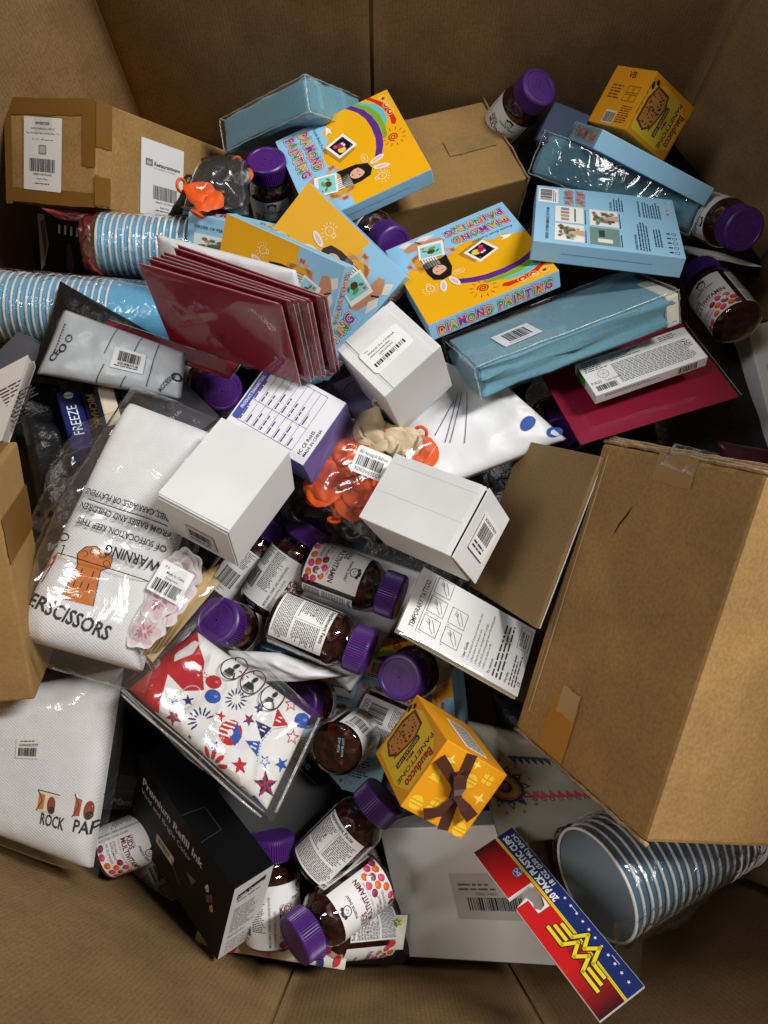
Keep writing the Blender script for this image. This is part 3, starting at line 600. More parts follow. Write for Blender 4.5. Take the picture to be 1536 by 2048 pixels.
# ================================================================== vitamin bottles
RB, HB = .0325, .098
def make_bottle():
    root = empty('gummy_bottle')
    prof = [(.001, .0015), (.020, .0012), (.027, .0), (.031, .002), (RB, .006), (RB, .0785), (.0320, .0825), (.0295, .088), (.0255, .093), (.0235, .096), (.0235, .100)]
    lathe('bottle_shell', prof, 48, M['shell'], root)
    core = [(.001, .004), (.020, .004), (.0285, .007), (.0300, .012), (.0300, .074), (.0285, .082), (.022, .090), (.001, .092)]
    def lump(t, q): return 1+.05*noise.noise(Vector((math.cos(t)*3, math.sin(t)*3, q*1.7)))
    o = lathe('gummies', [(r, z) for r, z in core], 40, M['core'], root, lump); o['kind'] = 'stuff'
    n = 180
    cp = [(.0255, .0985), (.0277, .0990), (.0283, .1005), (.0283, .1195), (.0275, .1230), (.0256, .1245), (.0225, .1248), (.0215, .1240), (.0210, .1240), (.001, .1240)]
    cap = lathe('cap', cp, n, M['purple'], root, lambda t, q: (1-.045*(int(t/(2*math.pi)*n+.5) % 3 == 0)) if q in (2, 3) else 1, False)
    A = Art(); c = '5a2f86'
    A.ring(0, 0, .0185, .0185, .0007, c, 1, n=32)
    A.line([(-.004, -.012), (-.002, -.004), (.004, -.004), (.003, -.012), (-.004, -.012)], .0007, c, 1)
    for k in range(7): A.line([(-.010+k*.003, .0), (-.008+k*.003, .008)], .0006, c, 1)
    A.line([(-.013, -.001), (-.005, -.003), (.010, .0), (.014, .006), (.006, .010), (-.006, .010), (-.013, -.001)], .0007, c, 1); A.line([(.004, -.010), (.009, -.006), (.006, -.004), (.012, -.003)], .0007, c, 1)
    A.build('emboss', lambda x, y, e: (x, y, .1240+e*3), cap, mat('cap_emboss', (.13, .04, .27), .3))
    # wrap label: s runs 0..1 round the bottle, text panel | front panel | gap | facts panel
    C = 2*math.pi*RB; y0, y1 = .006, .0765
    fn = lambda x, y, e: ((RB+.00015+e)*math.cos(x/RB), (RB+.00015+e)*math.sin(x/RB), y)
    W = lambda s: s*C; B = Art(); wh = 'e9e8e6'; dk = '2b2729'; mr = '6d1733'; sp = .004
    B.rect(W(0), y0, W(.62), y1, wh, 0, sp); B.rect(W(.655), y0+.001, W(.96), y1-.003, wh, 0, sp)
    lab = B.build('wrap_label', fn, root, M['inkm'], 0)
    P = Art(); f0 = W(.33); H = lambda t: y0+(y1-y0)*t
    def bear(x, y, s):
        P.ring(x, y, .0040*s, .0036*s, .0007*s, dk, 2); P.ell(x-.0035*s, y+.0035*s, .0016*s, .0016*s, dk, 2, n=10); P.ell(x+.0035*s, y+.0035*s, .0016*s, .0016*s, dk, 2, n=10)
        P.poly([(x-.0048*s, y+.0028*s), (x+.0048*s, y+.0028*s), (x+.0048*s, y+.0038*s), (x+.0026*s, y+.0044*s), (x+.002*s, y+.0062*s), (x-.002*s, y+.0062*s), (x-.0026*s, y+.0044*s), (x-.0048*s, y+.0038*s)], dk, 3)
        for q in (-1, 1): P.ell(x+q*.0014*s, y+.0006*s, .0005*s, .0006*s, dk, 3, n=8)
        P.ell(x, y-.0008*s, .0007*s, .0005*s, dk, 3, n=8)
    bear(W(.485), H(.855), 1.35); P.text('mama bear', W(.485), H(.725), .0062, dk, 2, 0, 'c', .012)
    P.text('ORGANIC', f0+.002, H(.66), .0034, dk, 2); P.text('KIDS', f0+.001, H(.565), .0092, mr, 2, 0, 'l', .03, fit=.017)
    P.text('MULTIVITAMIN', f0+.001, H(.455), .0094, mr, 2, 0, 'l', .03, fit=.052)
    P.text('NON-GMO  VEGAN  GLUTEN FREE', f0+.001, H(.395), .0030, '6a6264', 2, 0, 'l', 0, fit=.045)
    P.text('DIETARY', f0+.001, H(.31), .0040, mr, 2, 0, 'l', .01); P.text('SUPPLEMENT', f0+.001, H(.25), .0040, mr, 2, 0, 'l', .01); P.text('60 GUMMIES', f0+.001, H(.165), .0046, dk, 2)
    rg = random.Random(4)
    for gx, gy, c in ((.47, .31, '8a2c4a'), (.52, .34, 'cf3c66'), (.57, .32, 'd8651c'), (.495, .20, 'd8651c'), (.545, .21, '8a2c4a'), (.60, .20, 'cf3c66'), (.515, .09, 'cf3c66'), (.57, .09, 'd8651c'), (.61, .075, '8a2c4a'), (.46, .08, 'd8651c'), (.40, .05, 'cf3c66'), (.35, .06, '8a2c4a')):
        a = rg.uniform(-.4, .4); P.ell(W(gx), H(gy), .0047, .0040, c, 2, a, 14); P.ell(W(gx)+.0008, H(gy)+.0012, .0026, .0016, tuple(min(1, v*1.5+.02) for v in lin(c)), 3, a, 10)
    P.ell(W(.548), H(.265), .0044, .0044, 'e8efe6', 4, 0, 14); P.poly([(W(.548)-.0040, H(.265)), (W(.548)+.0040, H(.265)), (W(.548)+.003, H(.265)-.003), (W(.548), H(.265)-.0041), (W(.548)-.003, H(.265)-.003)], '2f6b3a', 5)
    # text panel
    P.micro(W(.025), H(.60), W(.16), H(.97), .0021, '38343a', 2, 21, .2); P.bars(W(.04), H(.18), W(.15), H(.52), '1b1b1d', 2, 8, 26); P.micro(W(.03), H(.03), W(.14), H(.15), .0019, '38343a', 2, 22, .5)
    P.text('MIXED BERRY, CHERRY, AND ORANGE FLAVORS', W(.285), H(.04), .0042, dk, 2, math.pi/2, 'l', .01, fit=.056); P.text('WITH OTHER NATURAL FLAVORS', W(.315), H(.04), .0040, dk, 2, math.pi/2, 'l', 0, fit=.040)
    P.micro(W(.17), H(.25), W(.255), H(.97), .0020, '38343a', 2, 24, .3)
    # facts panel
    P.text('Supplement Facts', W(.665), H(.875), .0062, '141414', 2, 0, 'l', .02, fit=.045)
    P.line([(W(.663), H(.85)), (W(.95), H(.85))], .0005, '141414', 2); P.line([(W(.80), H(.36)), (W(.80), H(.85))], .0003, '141414', 2)
    P.micro(W(.665), H(.37), W(.79), H(.83), .0021, '2a2a2c', 2, 31, .35); P.micro(W(.81), H(.37), W(.95), H(.83), .0021, '2a2a2c', 2, 32, .35)
    for k in range(9): P.line([(W(.663), H(.40+k*.05)), (W(.95), H(.40+k*.05))], .00022, '3a3a3c', 2)
    P.micro(W(.665), H(.03), W(.95), H(.34), .0019, '2a2a2c', 2, 33, .15)
    P.rect(W(.70), H(.62), W(.755), H(.65), 'b0303a', 3)
    P.build('label_print', fn, lab, M['inkm'], .0001, .00005)
    return root
BPROTO = make_bottle(); bfirst = True
def bottle(k, s, label, roll=0):
    """stand a bottle at its place with the part s of its wrap label turned to the viewer"""
    global bfirst
    base, ax = BOTTLE[k]
    o = BPROTO if bfirst else copy_tree(BPROTO); bfirst = False
    o.matrix_world = frame(base, ax, CAM, -s*2*math.pi+roll)
    tag(o, label, 'bottle', 'purple capped gummy vitamin bottles')
for k, s, lab in (
    ('a', .50, 'gummy bottle standing beside the topmost craft kit box, fruit label facing out'), ('b', .46, 'gummy bottle leaning against the far wall behind the kraft carton'),
    ('c', .44, 'gummy bottle in the right far corner, purple cap toward the viewer'), ('d', .52, 'dim gummy bottle with its base toward the viewer, near the right wall'),
    ('e', .12, 'gummy bottle lying between the two craft kit boxes, only label end and cap showing'), ('f', .80, 'gummy bottle with round cap facing up, below the dark red sleeves'),
    ('g', .27, 'gummy bottle with barcode panel showing, cap pointing away, below the white box'), ('h', .53, 'gummy bottle lying with fruit label up, cap pointing right, below the balloons'),
    ('i', .83, 'gummy bottle lying with the dense facts panel up, cap pointing to lower right'), ('j', .80, 'gummy bottle standing cap up beside the wooden sticks'),
    ('k', .80, 'gummy bottle standing cap up just above the orange cake box'), ('l', .12, 'gummy bottle with cap half hidden by the patriotic cloth pack'),
    ('m', .12, 'gummy bottle standing upside down, clear base with date code upward'), ('n', .83, 'gummy bottle with facts panel up, dark cap pointing to the orange cake box'),
    ('o', .30, 'gummy bottle behind the black ink box, cap peeking above its label'), ('p', .53, 'gummy bottle lying lowest with fruit label up and cap pointing down left'),
    ('q', .38, 'gummy bottle lying at the lower left edge beside the white towel'), ('r', .12, 'gummy bottle mostly hidden beneath the black ink box'),
    ('s', .12, 'gummy bottle half covered by the left white box, only its fine print showing'), ('t', .10, 'gummy bottle in the dark left of the orange cake box'),
    ('u', .72, 'gummy bottle under the lowest bottle, facts panel edge showing'),     ('w', .83, 'gummy bottle in the dark under the teal sheet pack')): bottle(k, s, lab)
# date code on the upturned base
A = Art(); A.text('LOT BL417A', -.010, .004, .0042, 'a9c4d4', 1, 0, 'l', .01); A.text('EXP 09/26', -.010, -.001, .0042, 'a9c4d4', 1, 0, 'l', .01)
bm_ = [o for o in bpy.data.objects if o.get('label', '').startswith('gummy bottle standing upside')][0]
A.build('date_code', lambda x, y, e: (-x+.006, y+.004, -.0006-e), bm_, M['inkm'])
# ================================================================== cartons
def sticker(name, w, h, fn, parent, cx, cy, draw=None, col='e8e8e6', rot=0, m=None, r=.0015):
    """a stuck-on label with its print as a sub-part"""
    ca, sa = math.cos(rot), math.sin(rot); g = lambda x, y, e: fn(cx+x*ca-y*sa, cy+x*sa+y*ca, e)
    A = Art(); A.rrect(-w/2, -h/2, w/2, h/2, r, col, 0); o = A.build(name, g, parent, m or M['inkm'], .0002)
    if draw: P = Art(); draw(P, w, h); P.build('label_print', g, o, m or M['inkm'], .0003)
    return o
def code(title=None, foot=None, seed=3):
    def go(P, w, h):
        P.bars(-w*.38, -h*.12, w*.38, h*.28, '1a1a1a', 1, seed, 30); P.micro(-w*.4, -h*.42, w*.4, -h*.2, h*.11, '333333', 1, seed, .4)
        if title: P.text(title, 0, h*.33, h*.12, '1a1a1a', 1, 0, 'c', .01, fit=w*.8)
        if foot: P.text(foot, 0, -h*.3, h*.14, '1a1a1a', 1, 0, 'c', 0, fit=w*.7)
    return go
def strip(name, w, h, fn, parent, cx, cy, m, e=.0003, seed=0):
    """a strip of tape with a torn end"""
    r = random.Random(seed); top = [(cx-w/2+w*i/8, cy+h/2+r.uniform(-.0012, .0012)) for i in range(9)]; bot = [(cx+w/2-w*i/8, cy-h/2+r.uniform(-.0012, .0012)) for i in range(9)]
    return mesh_obj(name, [fn(x, y, e) for x, y in top+bot], [list(range(18))], m, parent)
# -- taped kraft carton, far left
mx, (w, h, d) = pose('rwCarton')
t = empty('shipping_carton', mx, 'long taped kraft carton at far left with two white address labels', 'carton')
rbox('carton_body', w, h, d, M['kraft2'], t, .002, jit=.001); F = face(w, h, d, 'F'); S = face(w, h, d, 'R')
for cx, cy, a, b, sd in ((0, h/2-.010, w*.99, .020, 1), (0, -h/2+.008, w*.99, .018, 2), (-w/2+.006, -.01, .012, h*.9, 3), (w/2-.011, .02, .022, h*.55, 4)): strip('tape', a, b, F, t, cx, cy, M['tape'], .0003+sd*.0001, sd)
strip('tape', .030, h*.42, S, t, -d/2+.015, h*.28, M['tape'], .0003, 5); strip('tape', .030, h*.28, S, t, -d/2+.013, -h*.34, M['tape'], .0003, 6)
def d1(P, w, h):
    P.text('RWB0733K', 0, h*.40, h*.055, '1c1c1c', 1, 0, 'c', .02); P.text('200PCS(4BAGS x 50PCS)', 0, h*.335, h*.034, '222222', 1, 0, 'c', 0, fit=w*.62)
    P.text("Taipei Rectangle Natural Poplar Plate - 7\" x", 0, h*.275, h*.032, '222222', 1, 0, 'c', 0, fit=w*.9); P.text("5\" x 1/2\" - 200 count box", 0, h*.19, h*.032, '222222', 1, 0, 'c', 0, fit=w*.55)
    P.rrect(-w*.10, h*.0, w*.10, h*.13, .001, '8d938f', 1); P.rrect(-w*.07, h*.02, w*.07, h*.11, .001, 'b8bdb6', 2)
    P.bars(-w*.34, -h*.24, w*.34, -h*.06, '1a1a1a', 1, 4, 40); P.text('20840125755645', 0, -h*.29, h*.042, '1a1a1a', 1, 0, 'c', 0, fit=w*.5); P.text('Made in China', 0, -h*.35, h*.036, '1a1a1a', 1, 0, 'c', 0); P.micro(-w*.2, -h*.42, w*.2, -h*.39, h*.03, '555555', 1, 1)
sticker('address_label', w*.42, h*.70, lambda x, y, e: F(x, y, e+.0009), t, -w*.07, -h*.03, d1, rot=-.03); strip('clear_tape', .03, h*.2, F, t, -w*.06, h*.27, M['sleeve'], .0012, 7)
def d2(P, w, h):
    P.rrect(-w*.40, h*.17, -w*.24, h*.26, .001, '7c7f82', 1); P.text('RW', -w*.32, h*.19, h*.055, 'f2f2f2', 2, 0, 'c', .01); P.text('Restaurantware', -w*.21, h*.19, h*.072, '1d1d1d', 1, 0, 'l', .025, fit=w*.62)
    P.text('ECO-FRIENDLY SUPPLIES', -w*.21, h*.15, h*.028, '777777', 1, 0, 'l', 0, fit=w*.5); P.bars(-w*.22, -h*.24, w*.36, -h*.06, '1a1a1a', 1, 4, 40); P.text('20840125755645', w*.06, -h*.29, h*.042, '1a1a1a', 1, 0, 'c', 0, fit=w*.46); P.text('Made in China', w*.06, -h*.35, h*.036, '1a1a1a', 1, 0, 'c', .01); P.micro(-w*.15, -h*.40, w*.2, -h*.37, h*.03, '555555', 1, 1)
sticker('brand_label', .098, h*.80, S, t, -.012, -.012, d2, rot=0)
# -- kraft carton, far centre
mx, (w, h, d) = pose('brownTop')
t = empty('shipping_carton', mx, 'plain kraft carton with crushed right end between the craft kit boxes', 'carton')
rbox('carton_body', w, h, d, M['kraft'], t, .003, jit=.003); F = face(w, h, d, 'F'); strip('tape', .075, .030, F, t, w*.30, .005, add_mottle(mat('aged_tape', (.33, .20, .085), .45), 60, .2), .0006, 3)
tube('torn_edge', [F(w/2-.001+random.uniform(-.001, .001), -h/2+h*i/14, .0006+random.uniform(0, .0016)) for i in range(15)], .0016, M['edge'], t, 6)
tube('torn_edge', [(w/2+random.uniform(0, .002), -h/2+.002, -d*i/8) for i in range(9)], .0018, M['edge'], t, 6)
# -- big kraft carton at right
mx, (w, h, d) = pose('bigCarton')
t = empty('shipping_carton', mx, 'biggest kraft carton, standing at the right edge with a slit in its side', 'carton')
rbox('carton_body', w, h, d, M['kraft2'], t, .004, jit=.002); F = face(w, h, d, 'F'); T_ = face(w, h, d, 'T')
strip('clear_tape', .052, .028, F, t, w*.03, h/2-.014, mat('amber_tape', (.36, .20, .06), .25), .0004, 2)
strip('aged_tape', .042, .060, F, t, -.040, -h/2+.034, mat('amber_residue', (.42, .185, .02), .4), .0004, 12); strip('aged_tape', .030, .028, F, t, -.036, -h/2+.062, mat('tape_residue', (.45, .28, .11), .6), .0006, 13)
A = Art(); pts = [(-.016, .038), (-.0145, .050), (-.011, .062), (-.0095, .068), (-.0105, .060), (-.0135, .050)]; A.poly([((x+.013)*2.4-.042, y*1.25+.024) for x, y in pts], '1d140b', 0); A.build('slit', F, t, M['inkm'])
for i, x in enumerate((-.100, -.094)): A = Art(); A.rect(x, -h*.42, x+.0018, h*.46, (.60, .43, .24) if i else (.40, .26, .12), 0); A.build('score_line', F, t, M['inkm'])
for k in range(3): tube('torn_edge', [(-w/2+w*i/24, h/2+.001+.0025*k+random.uniform(-.0008, .0008), -.004-.004*k+random.uniform(-.0015, .0015)) for i in range(25)], .0022, M['edge'], t, 6)
tube('torn_edge', [(-w/2+w*i/24, -h/2-.001+random.uniform(-.001, .0005), -.003+random.uniform(-.0015, .0015)) for i in range(25)], .0024, M['edge'], t, 6)
fl = Soft([(-.012, h/2-.012, .002), (.036, h/2-.016, .002), (.040, h/2+.010, -.012), (-.016, h/2+.012, -.010)], .004, 4, .0035, 90, 3); fl.build('loose_tape', M['bag'], t, 16, 16, closed=False)
# -- thin kraft panel leaning behind it
mx, (w, h, d) = pose('panel'); mx = slide(mx, -w/2+.082, 0, 0); w = .164
t = empty('kraft_panel', mx, 'flat brown board with dark cut edge leaning against the biggest carton', 'board')
rbox('board', w, h, d*.6, M['kraftdark'], t, .001); o = rbox('white_lining', w-.001, h-.001, .0016, M['whitepaper'], t, .0003, (0, 0, -d*.62)); o = rbox('black_backing', w-.002, h-.002, .0022, M['black'], t, .0003, (0, 0, -d*.62-.002))
# -- kraft carton, left edge
pP, pQ, pR = at(37, 882, .20), at(110, 1300, .03), at(0, 1077, .24)
vx = (pQ-pP).normalized(); nn = (pR-pP).cross(pQ-pP).normalized(); nn = nn if nn.dot(CAM-pP) > 0 else -nn
vy = nn.cross(vx); w, h, d = (pQ-pP).length, .095, .16; sg = 1 if vy.dot(pR-pP) > 0 else -1
mx = Matrix.Translation(pP+vx*w/2+vy*sg*h/2) @ Matrix((vx, vy, nn)).transposed().to_4x4()
t = empty('shipping_carton', mx, 'kraft carton cut off by the left edge, brown tape along its corner', 'carton')
rbox('carton_body', w, h, d, M['kraft'], t, .003, jit=.001); F = face(w, h, d, 'F'); Lf = face(w, h, d, 'L')
strip('tape', .05, h*.98, F, t, -w*.22, 0, M['tape'], .0004, 5); strip('tape', d*.9, h*.9, Lf, t, 0, 0, M['tape'], .0004, 6)
# ================================================================== white boxes
def white_box(k, label, flap='T'):
    mx, (w, h, d) = pose(k)
    t = empty('white_box', mx, label, 'box', 'plain white cube boxes'); rbox('box_body', w, h, d, M['white'], t, .0012, jit=.0005)
    return t, w, h, d
t, w, h, d = white_box('whiteA', 'plain white box on the left, resting over the towel and bottles')
o = rbox('tuck_flap', w-.003, .0012, d-.006, M['white'], t, .0004, (0, -h/2-.0008, -.004)); o = rbox('top_flap', w, h-.002, .0007, M['white'], t, .0003, (0, .001, .0009))
sticker('barcode_label', w*.42, d*.42, lambda x, y, e: (x, -h/2-.0024-e, -d/2+y), t, w*.02, -.010, code(seed=7), 'b9b8b4'); A = Art()
t, w, h, d = white_box('whiteB', 'plain white box in the middle with a made in china label on top')
rbox('top_flap', w*.995, h*.70, .0007, M['white'], t, .0003, (0, h*.02, .0008)); rbox('tuck_slot', .0006, h*.10, .0006, M['greyboard'], t, 0, (-w*.38, h*.33, .0012)); rbox('tuck_slot', .0006, h*.10, .0006, M['greyboard'], t, 0, (w*.38, h*.33, .0012))
def d3(P, w, h):
    P.bars(-w*.40, -h*.30, w*.40, -h*.14, '2c2c2c', 1, 9, 30); P.text('X00AC6HGLRZ', 0, -h*.02, h*.09, '222222', 1, 0, 'c'); P.micro(-w*.35, h*.08, w*.35, h*.16, h*.07, '555555', 1, 2); P.text('MADE IN CHINA', 0, h*.22, h*.11, '333333', 1, 0, 'c', 0, fit=w*.7); P.text('New', -w*.38, h*.38, h*.08, '333333', 1)
sticker('barcode_label', w*.66, h*.40, lambda x, y, e: (x, y, e+.0011), t, 0, -.002, d3, 'efefed', R(90), r=.004)
A = Art(); A.rect(-w/2, h*.36, w/2, h*.366, 'c9c8c4', 0); A.rect(-w/2, -h*.36, w/2, -h*.354, 'cfcecb', 0); A.build('crease', face(w, h, d, 'F'), t, M['inkm'])
t, w, h, d = white_box('whiteC', 'plain white box in the middle whose end flap gapes open')
o = rbox('lid', w-.004, h-.001, .0012, M['white'], t, .0004, (-.003, 0, .0016))
o = rbox('end_flap', .0014, h*.99, d*.98, M['white'], t, .0005, (.0028, 0, 0)); o.location = (w/2, 0, -.001); o.rotation_euler = (0, R(-3.5), 0)
sticker('barcode_label', d*.60, h*.50, face(w, h, d, 'R'), o, 0, 0, code('X003YRN', seed=11), 'ededeb').location = (-w/2+.0050, 0, 0)
A = Art(); A.rect(-w*.48, h*.36, w*.47, h*.366, 'c9c8c4', 0); A.rect(-w*.48, -h*.06, w*.47, -h*.054, 'd2d1ce', 0); A.build('crease', face(w, h, d, 'F'), t, M['inkm'], .0018)
rbox('gap_shade_strip', .0012, h*.9, .004, M['black'], t, 0, (w/2+.0006, 0, -.002))  # black strip standing in for the shade behind the open end flap
# -- violet and white appliance box
mx, (w, h, d) = pose('purple')
t = empty('appliance_box', mx, 'white box with violet sides and a printed parameter table on top', 'box')
rbox('box_body', w, h, d, M['purplebox'], t, .001); F = face(w, h, d, 'F')
A = Art(); A.rect(-w/2+.0005, -h/2+.0005, w/2-.0005, h/2-.0005, 'e6e6ea', 0)
th = -.0; x0, x1, y0, y1 = -w*.40, w*.38, -h*.36, h*.40
A.rrect(x0-.002, y1-.013, x1+.004, y1+.002, .003, '4a55a8', 1); A.text('PRODUCT PARAMETERS', x0+.016, y1-.008, .0062, 'f0f0fa', 2, 0, 'l', .01, fit=.042)
A.build('table_print', lambda x, y, e: F(x*0+(-y)*(-1)*0+x, y, e), t) if 0 else None
B_ = Art(); B_.rect(-w/2+.0005, -h/2+.0005, w/2-.0005, h/2-.0005, 'e6e6ea', 0)
ww, hh = h, w                       # the table reads up the box, so it is drawn turned
def tb(A):
    a0, a1, b0, b1 = -ww*.40, ww*.44, -hh*.30, hh*.40
    A.rrect(a0, b1-.001, a1, b1+.0085, .003, '4a55a8', 1); A.text('PRODUCT PARAMETERS', (a0+a1)/2, b1+.002, .0058, 'f0f0fa', 2, 0, 'c', .012, fit=.046)
    A.line([(a0, b0), (a1, b0), (a1, b1), (a0, b1)], .0004, '3a4070', 1, True); m = a0+(a1-a0)*.40; A.line([(m, b0), (m, b1)], .0004, '3a4070', 1)
    for k in range(1, 8):
        y = b0+(b1-b0)*k/8; A.line([(a0, y), (a1, y)], .0004, '3a4070', 1)
    for k in range(8):
        y = b0+(b1-b0)*k/8; r = (b1-b0)/8; A.micro(a0+.002, y+r*.12, a0+.022+(k % 3)*.003, y+r*.95, r*.42, '50507a', 1, k, .5); A.micro(m+.002, y+r*.12, m+.020+(k*7 % 5)*.003, y+r*.95, r*.42, '50507a', 1, k+40, .5)
    A.text('MADE IN CHINA', a0, -hh*.46, .0050, '333344', 1, 0, 'l', .01); A.text('FC CE RoHS', a0, -hh*.405, .0060, '333344', 1, 0, 'l', .01)
T2 = Art(); tb(T2); B_.build('white_panel', F, t); T2.build('table_print', face(w, h, d, 'F', 90), t, h0=.0004)
A = Art(); A.poly([(-d*.46, -h*.4), (-d*.1, -h*.05), (-d*.46, h*.3)], (.13, .13, .40), 0); A.poly([(-d*.06, -h*.05), (d*.46, h*.42), (d*.46, -h*.46)], (.20, .20, .52), 0); A.build('facet_print', face(w, h, d, 'R'), t)
# -- shrink-wrapped greyish box, lower middle
mx, (w, h, d) = pose('whiteShrink')
t = empty('shrink_wrapped_box', mx, 'large greyish white box in shrink film with a faint barcode label', 'box')
rbox('box_body', w, h, d, M['greyboard'], t, .0015); rbox('shrink_film', w+.002, h+.002, d+.002, M['shrink'], t, .002, (0, 0, .001))
sticker('barcode_label', w*.46, h*.34, face(w, h, d, 'F'), t, w*.16, -h*.02, lambda P, w, h: (P.bars(-w*.30, -h*.30, w*.48, -h*.02, '1c1a1a', 1, 5, 40), P.micro(-w*.4, h*.05, w*.45, h*.3, h*.10, '6a6662', 1, 2, .5), P.text('X000CP4BVL', 0, h*.02, h*.10, '3a3836', 1, 0, 'c')), (.56, .53, .50), R(0))
# -- small white test kit
mx, (w, h, d) = pose('testBox')
t = empty('test_kit_box', mx, 'slim white printed test kit box lying on the crimson card', 'box'); rbox('box_body', w, h, d, M['whitepaper'], t, .0008); F = face(w, h, d, 'F')
A = Art(); A.micro(-w*.24, -h*.42, w*.47, h*.18, .0024, '4a4a4a', 1, 3, .12); A.micro(-w*.22, h*.20, w*.08, h*.42, .0026, '4a4a4a', 1, 4, .5); A.micro(-w*.47, h*.12, -w*.26, h*.45, .0030, '4a4a4a', 1, 5, .4)
A.ring(-w*.34, 0, .0068, .0068, .0005, '555555', 1); [A.line([(-w*.34, 0), (-w*.34+.0066*math.cos(k*1.05), .0066*math.sin(k*1.05))], .0003, '777777', 1) for k in range(6)]
A.text('PASS', -w*.48, -h*.22, .0066, '4a4a4a', 1); A.text('Tube Holder', -w*.36, -h*.22, .0042, '333333', 1); A.bars(-w*.46, -h*.42, -w*.27, -h*.27, '161616', 1, 6, 26); A.text('2C', w*.43, h*.02, .008, '333333', 1, 0, 'c', .02)
A.micro(w*.24, h*.28, w*.40, h*.45, .003, '555555', 1, 9, .3); A.build('front_print', F, t, M['inkm'])
A = Art(); A.rect(-d*.5, 0, d*.5, h*.40, '2f9a2a', 0); A.build('green_end', face(w, h, d, 'L'), t); A = Art(); A.bars(w*.24, -d*.35, w*.42, d*.30, '1a1a1a', 0, 3, 26); A.micro(-w*.42, -d*.1, w*.1, d*.3, .0024, '555555', 0, 2); A.build('side_print', face(w, h, d, 'D'), t, M['inkm'])['kind'] = 'stuff'
# ================================================================== orange cake boxes
def cake(k, label, bow):
    mx, (w, h, d) = pose(k)
    t = empty('cake_box', mx, label, 'cake box', 'orange mini cake boxes'); rbox('box_body', w, h, d, M['orange'], t, .0012)
    # local: bow on the R side when fitted with the picture face to the left
    return t, w, h, d
def cake_picture(P, w, h):
    """the picture side: sliced cake below, lettering above"""
    P.poly([(-w*.22, h*.46), (w*.30, h*.46), (w*.44, h*.20), (w*.42, -h*.42), (w*.22, -h*.47), (-w*.30, -h*.47), (-w*.44, -h*.2), (-w*.40, h*.22)], 'efc93a', 1)
    P.poly([(-w*.34, -h*.06), (-w*.36, -h*.34), (-w*.12, -h*.42), (w*.26, -h*.42), (w*.34, -h*.22), (w*.22, -h*.08), (w*.02, -h*.03), (-w*.16, .0)], '7a3a12', 2)
    P.poly([(-w*.30, -h*.08), (-w*.32, -h*.32), (-w*.10, -h*.38), (w*.24, -h*.38), (w*.30, -h*.22), (w*.20, -h*.11), (w*.02, -h*.06), (-w*.14, -h*.03)], 'c98a48', 3)
    r = random.Random(2)
    for _ in range(46): P.ell(r.uniform(-w*.28, w*.27), r.uniform(-h*.35, -h*.09), .0013, .0010, '3a1a0a', 4, r.random()*3, 8)
    P.line([(-w*.02, -h*.08), (w*.02, -h*.37)], .0012, '8a4a1a', 4); P.ell(-w*.30, -h*.44, .005, .003, '3a160a', 4, .4, 8); P.ell(-w*.38, -h*.38, .004, .003, '3a160a', 4, .9, 8)
    P.rect(-w*.20, .0, w*.30, h*.075, '2a1a12', 3); P.text('CHOCOLATE CHIPS', w*.05, h*.02, h*.06, 'f3dca0', 4, 0, 'c', .01, fit=w*.46)
    P.text('Mini', w*.05, h*.10, h*.07, '5a1a0e', 4, 0, 'c', .02); P.text('PANETTONE', 0, h*.19, h*.10, '4a2a10', 4, 0, 'c', .01, fit=w*.78)
    P.text('Bauducco', w*.02, h*.31, h*.17, 'b01a1c', 4, 0, 'c', .03, fit=w*.56); P.text('NET WT 3.5 OZ (100G)', -w*.05, -h*.485, h*.04, '4a2a10', 3, 0, 'c', 0)
def gold(P, w, h):
    G, G2 = 'f7cf3a', 'fbe06a'; r = random.Random(5)
    P.star(-w*.30, h*.30, .008, G2, 1, 0, 4, .32); P.star(w*.36, h*.06, .008, G2, 1, 0, 4, .32); P.star(w*.05, h*.42, .006, G2, 1, 0, 4, .32)
    for x, y in ((-w*.34, -h*.02), (w*.12, -h*.36)):
        for k in range(3): P.poly([(x-.008+.0015*k, y+.004*k), (x+.008-.0015*k, y+.004*k), (x, y+.008+.004*k)], G, 1+k % 2)
    for x, y in ((w*.30, h*.32), (-w*.12, -h*.30), (w*.34, -h*.20)): P.rect(x-.006, y-.005, x+.006, y+.005, G, 1); P.line([(x, y-.005), (x, y+.005)], .0014, 'e89a14', 2); P.line([(x-.006, y), (x+.006, y)], .0014, 'e89a14', 2); P.ring(x-.002, y+.007, .0022, .0018, .001, G, 1, 0, 8); P.ring(x+.002, y+.007, .0022, .0018, .001, G, 1, 0, 8)
    for x, y in ((w*.10, h*.20), (-w*.36, -h*.36), (w*.38, -h*.40), (-w*.08, h*.12)): P.ell(x, y, .008, .008, G, 1); P.line([(x-.007, y+.002), (x+.007, y+.002)], .0012, 'e89a14', 2); P.line([(x-.007, y-.002), (x+.007, y-.002)], .0012, 'e89a14', 2)
t, w, h, d = cake('breadMid', 'orange cake box in front, tied with a brown ribbon bow', True)
P = Art(); cake_picture(P, h, w); P.build('picture_side', face(w, h, d, 'F', 270), t)
P = Art(); gold(P, d, h); Rf = face(w, h, d, 'R'); P.build('gold_print', Rf, t, mat('gold_foil_print', (.9, .62, .1), .3, metal=.3) if 0 else None)
Tf = face(w, h, d, 'T'); sticker('ingredients_label', w*.62, d*.36, Tf, t, .006, .006, lambda P, w, h: P.micro(-w*.46, -h*.45, w*.46, h*.45, .0021, '3a3a3a', 1, 6, .05), 'efeee8', R(0))
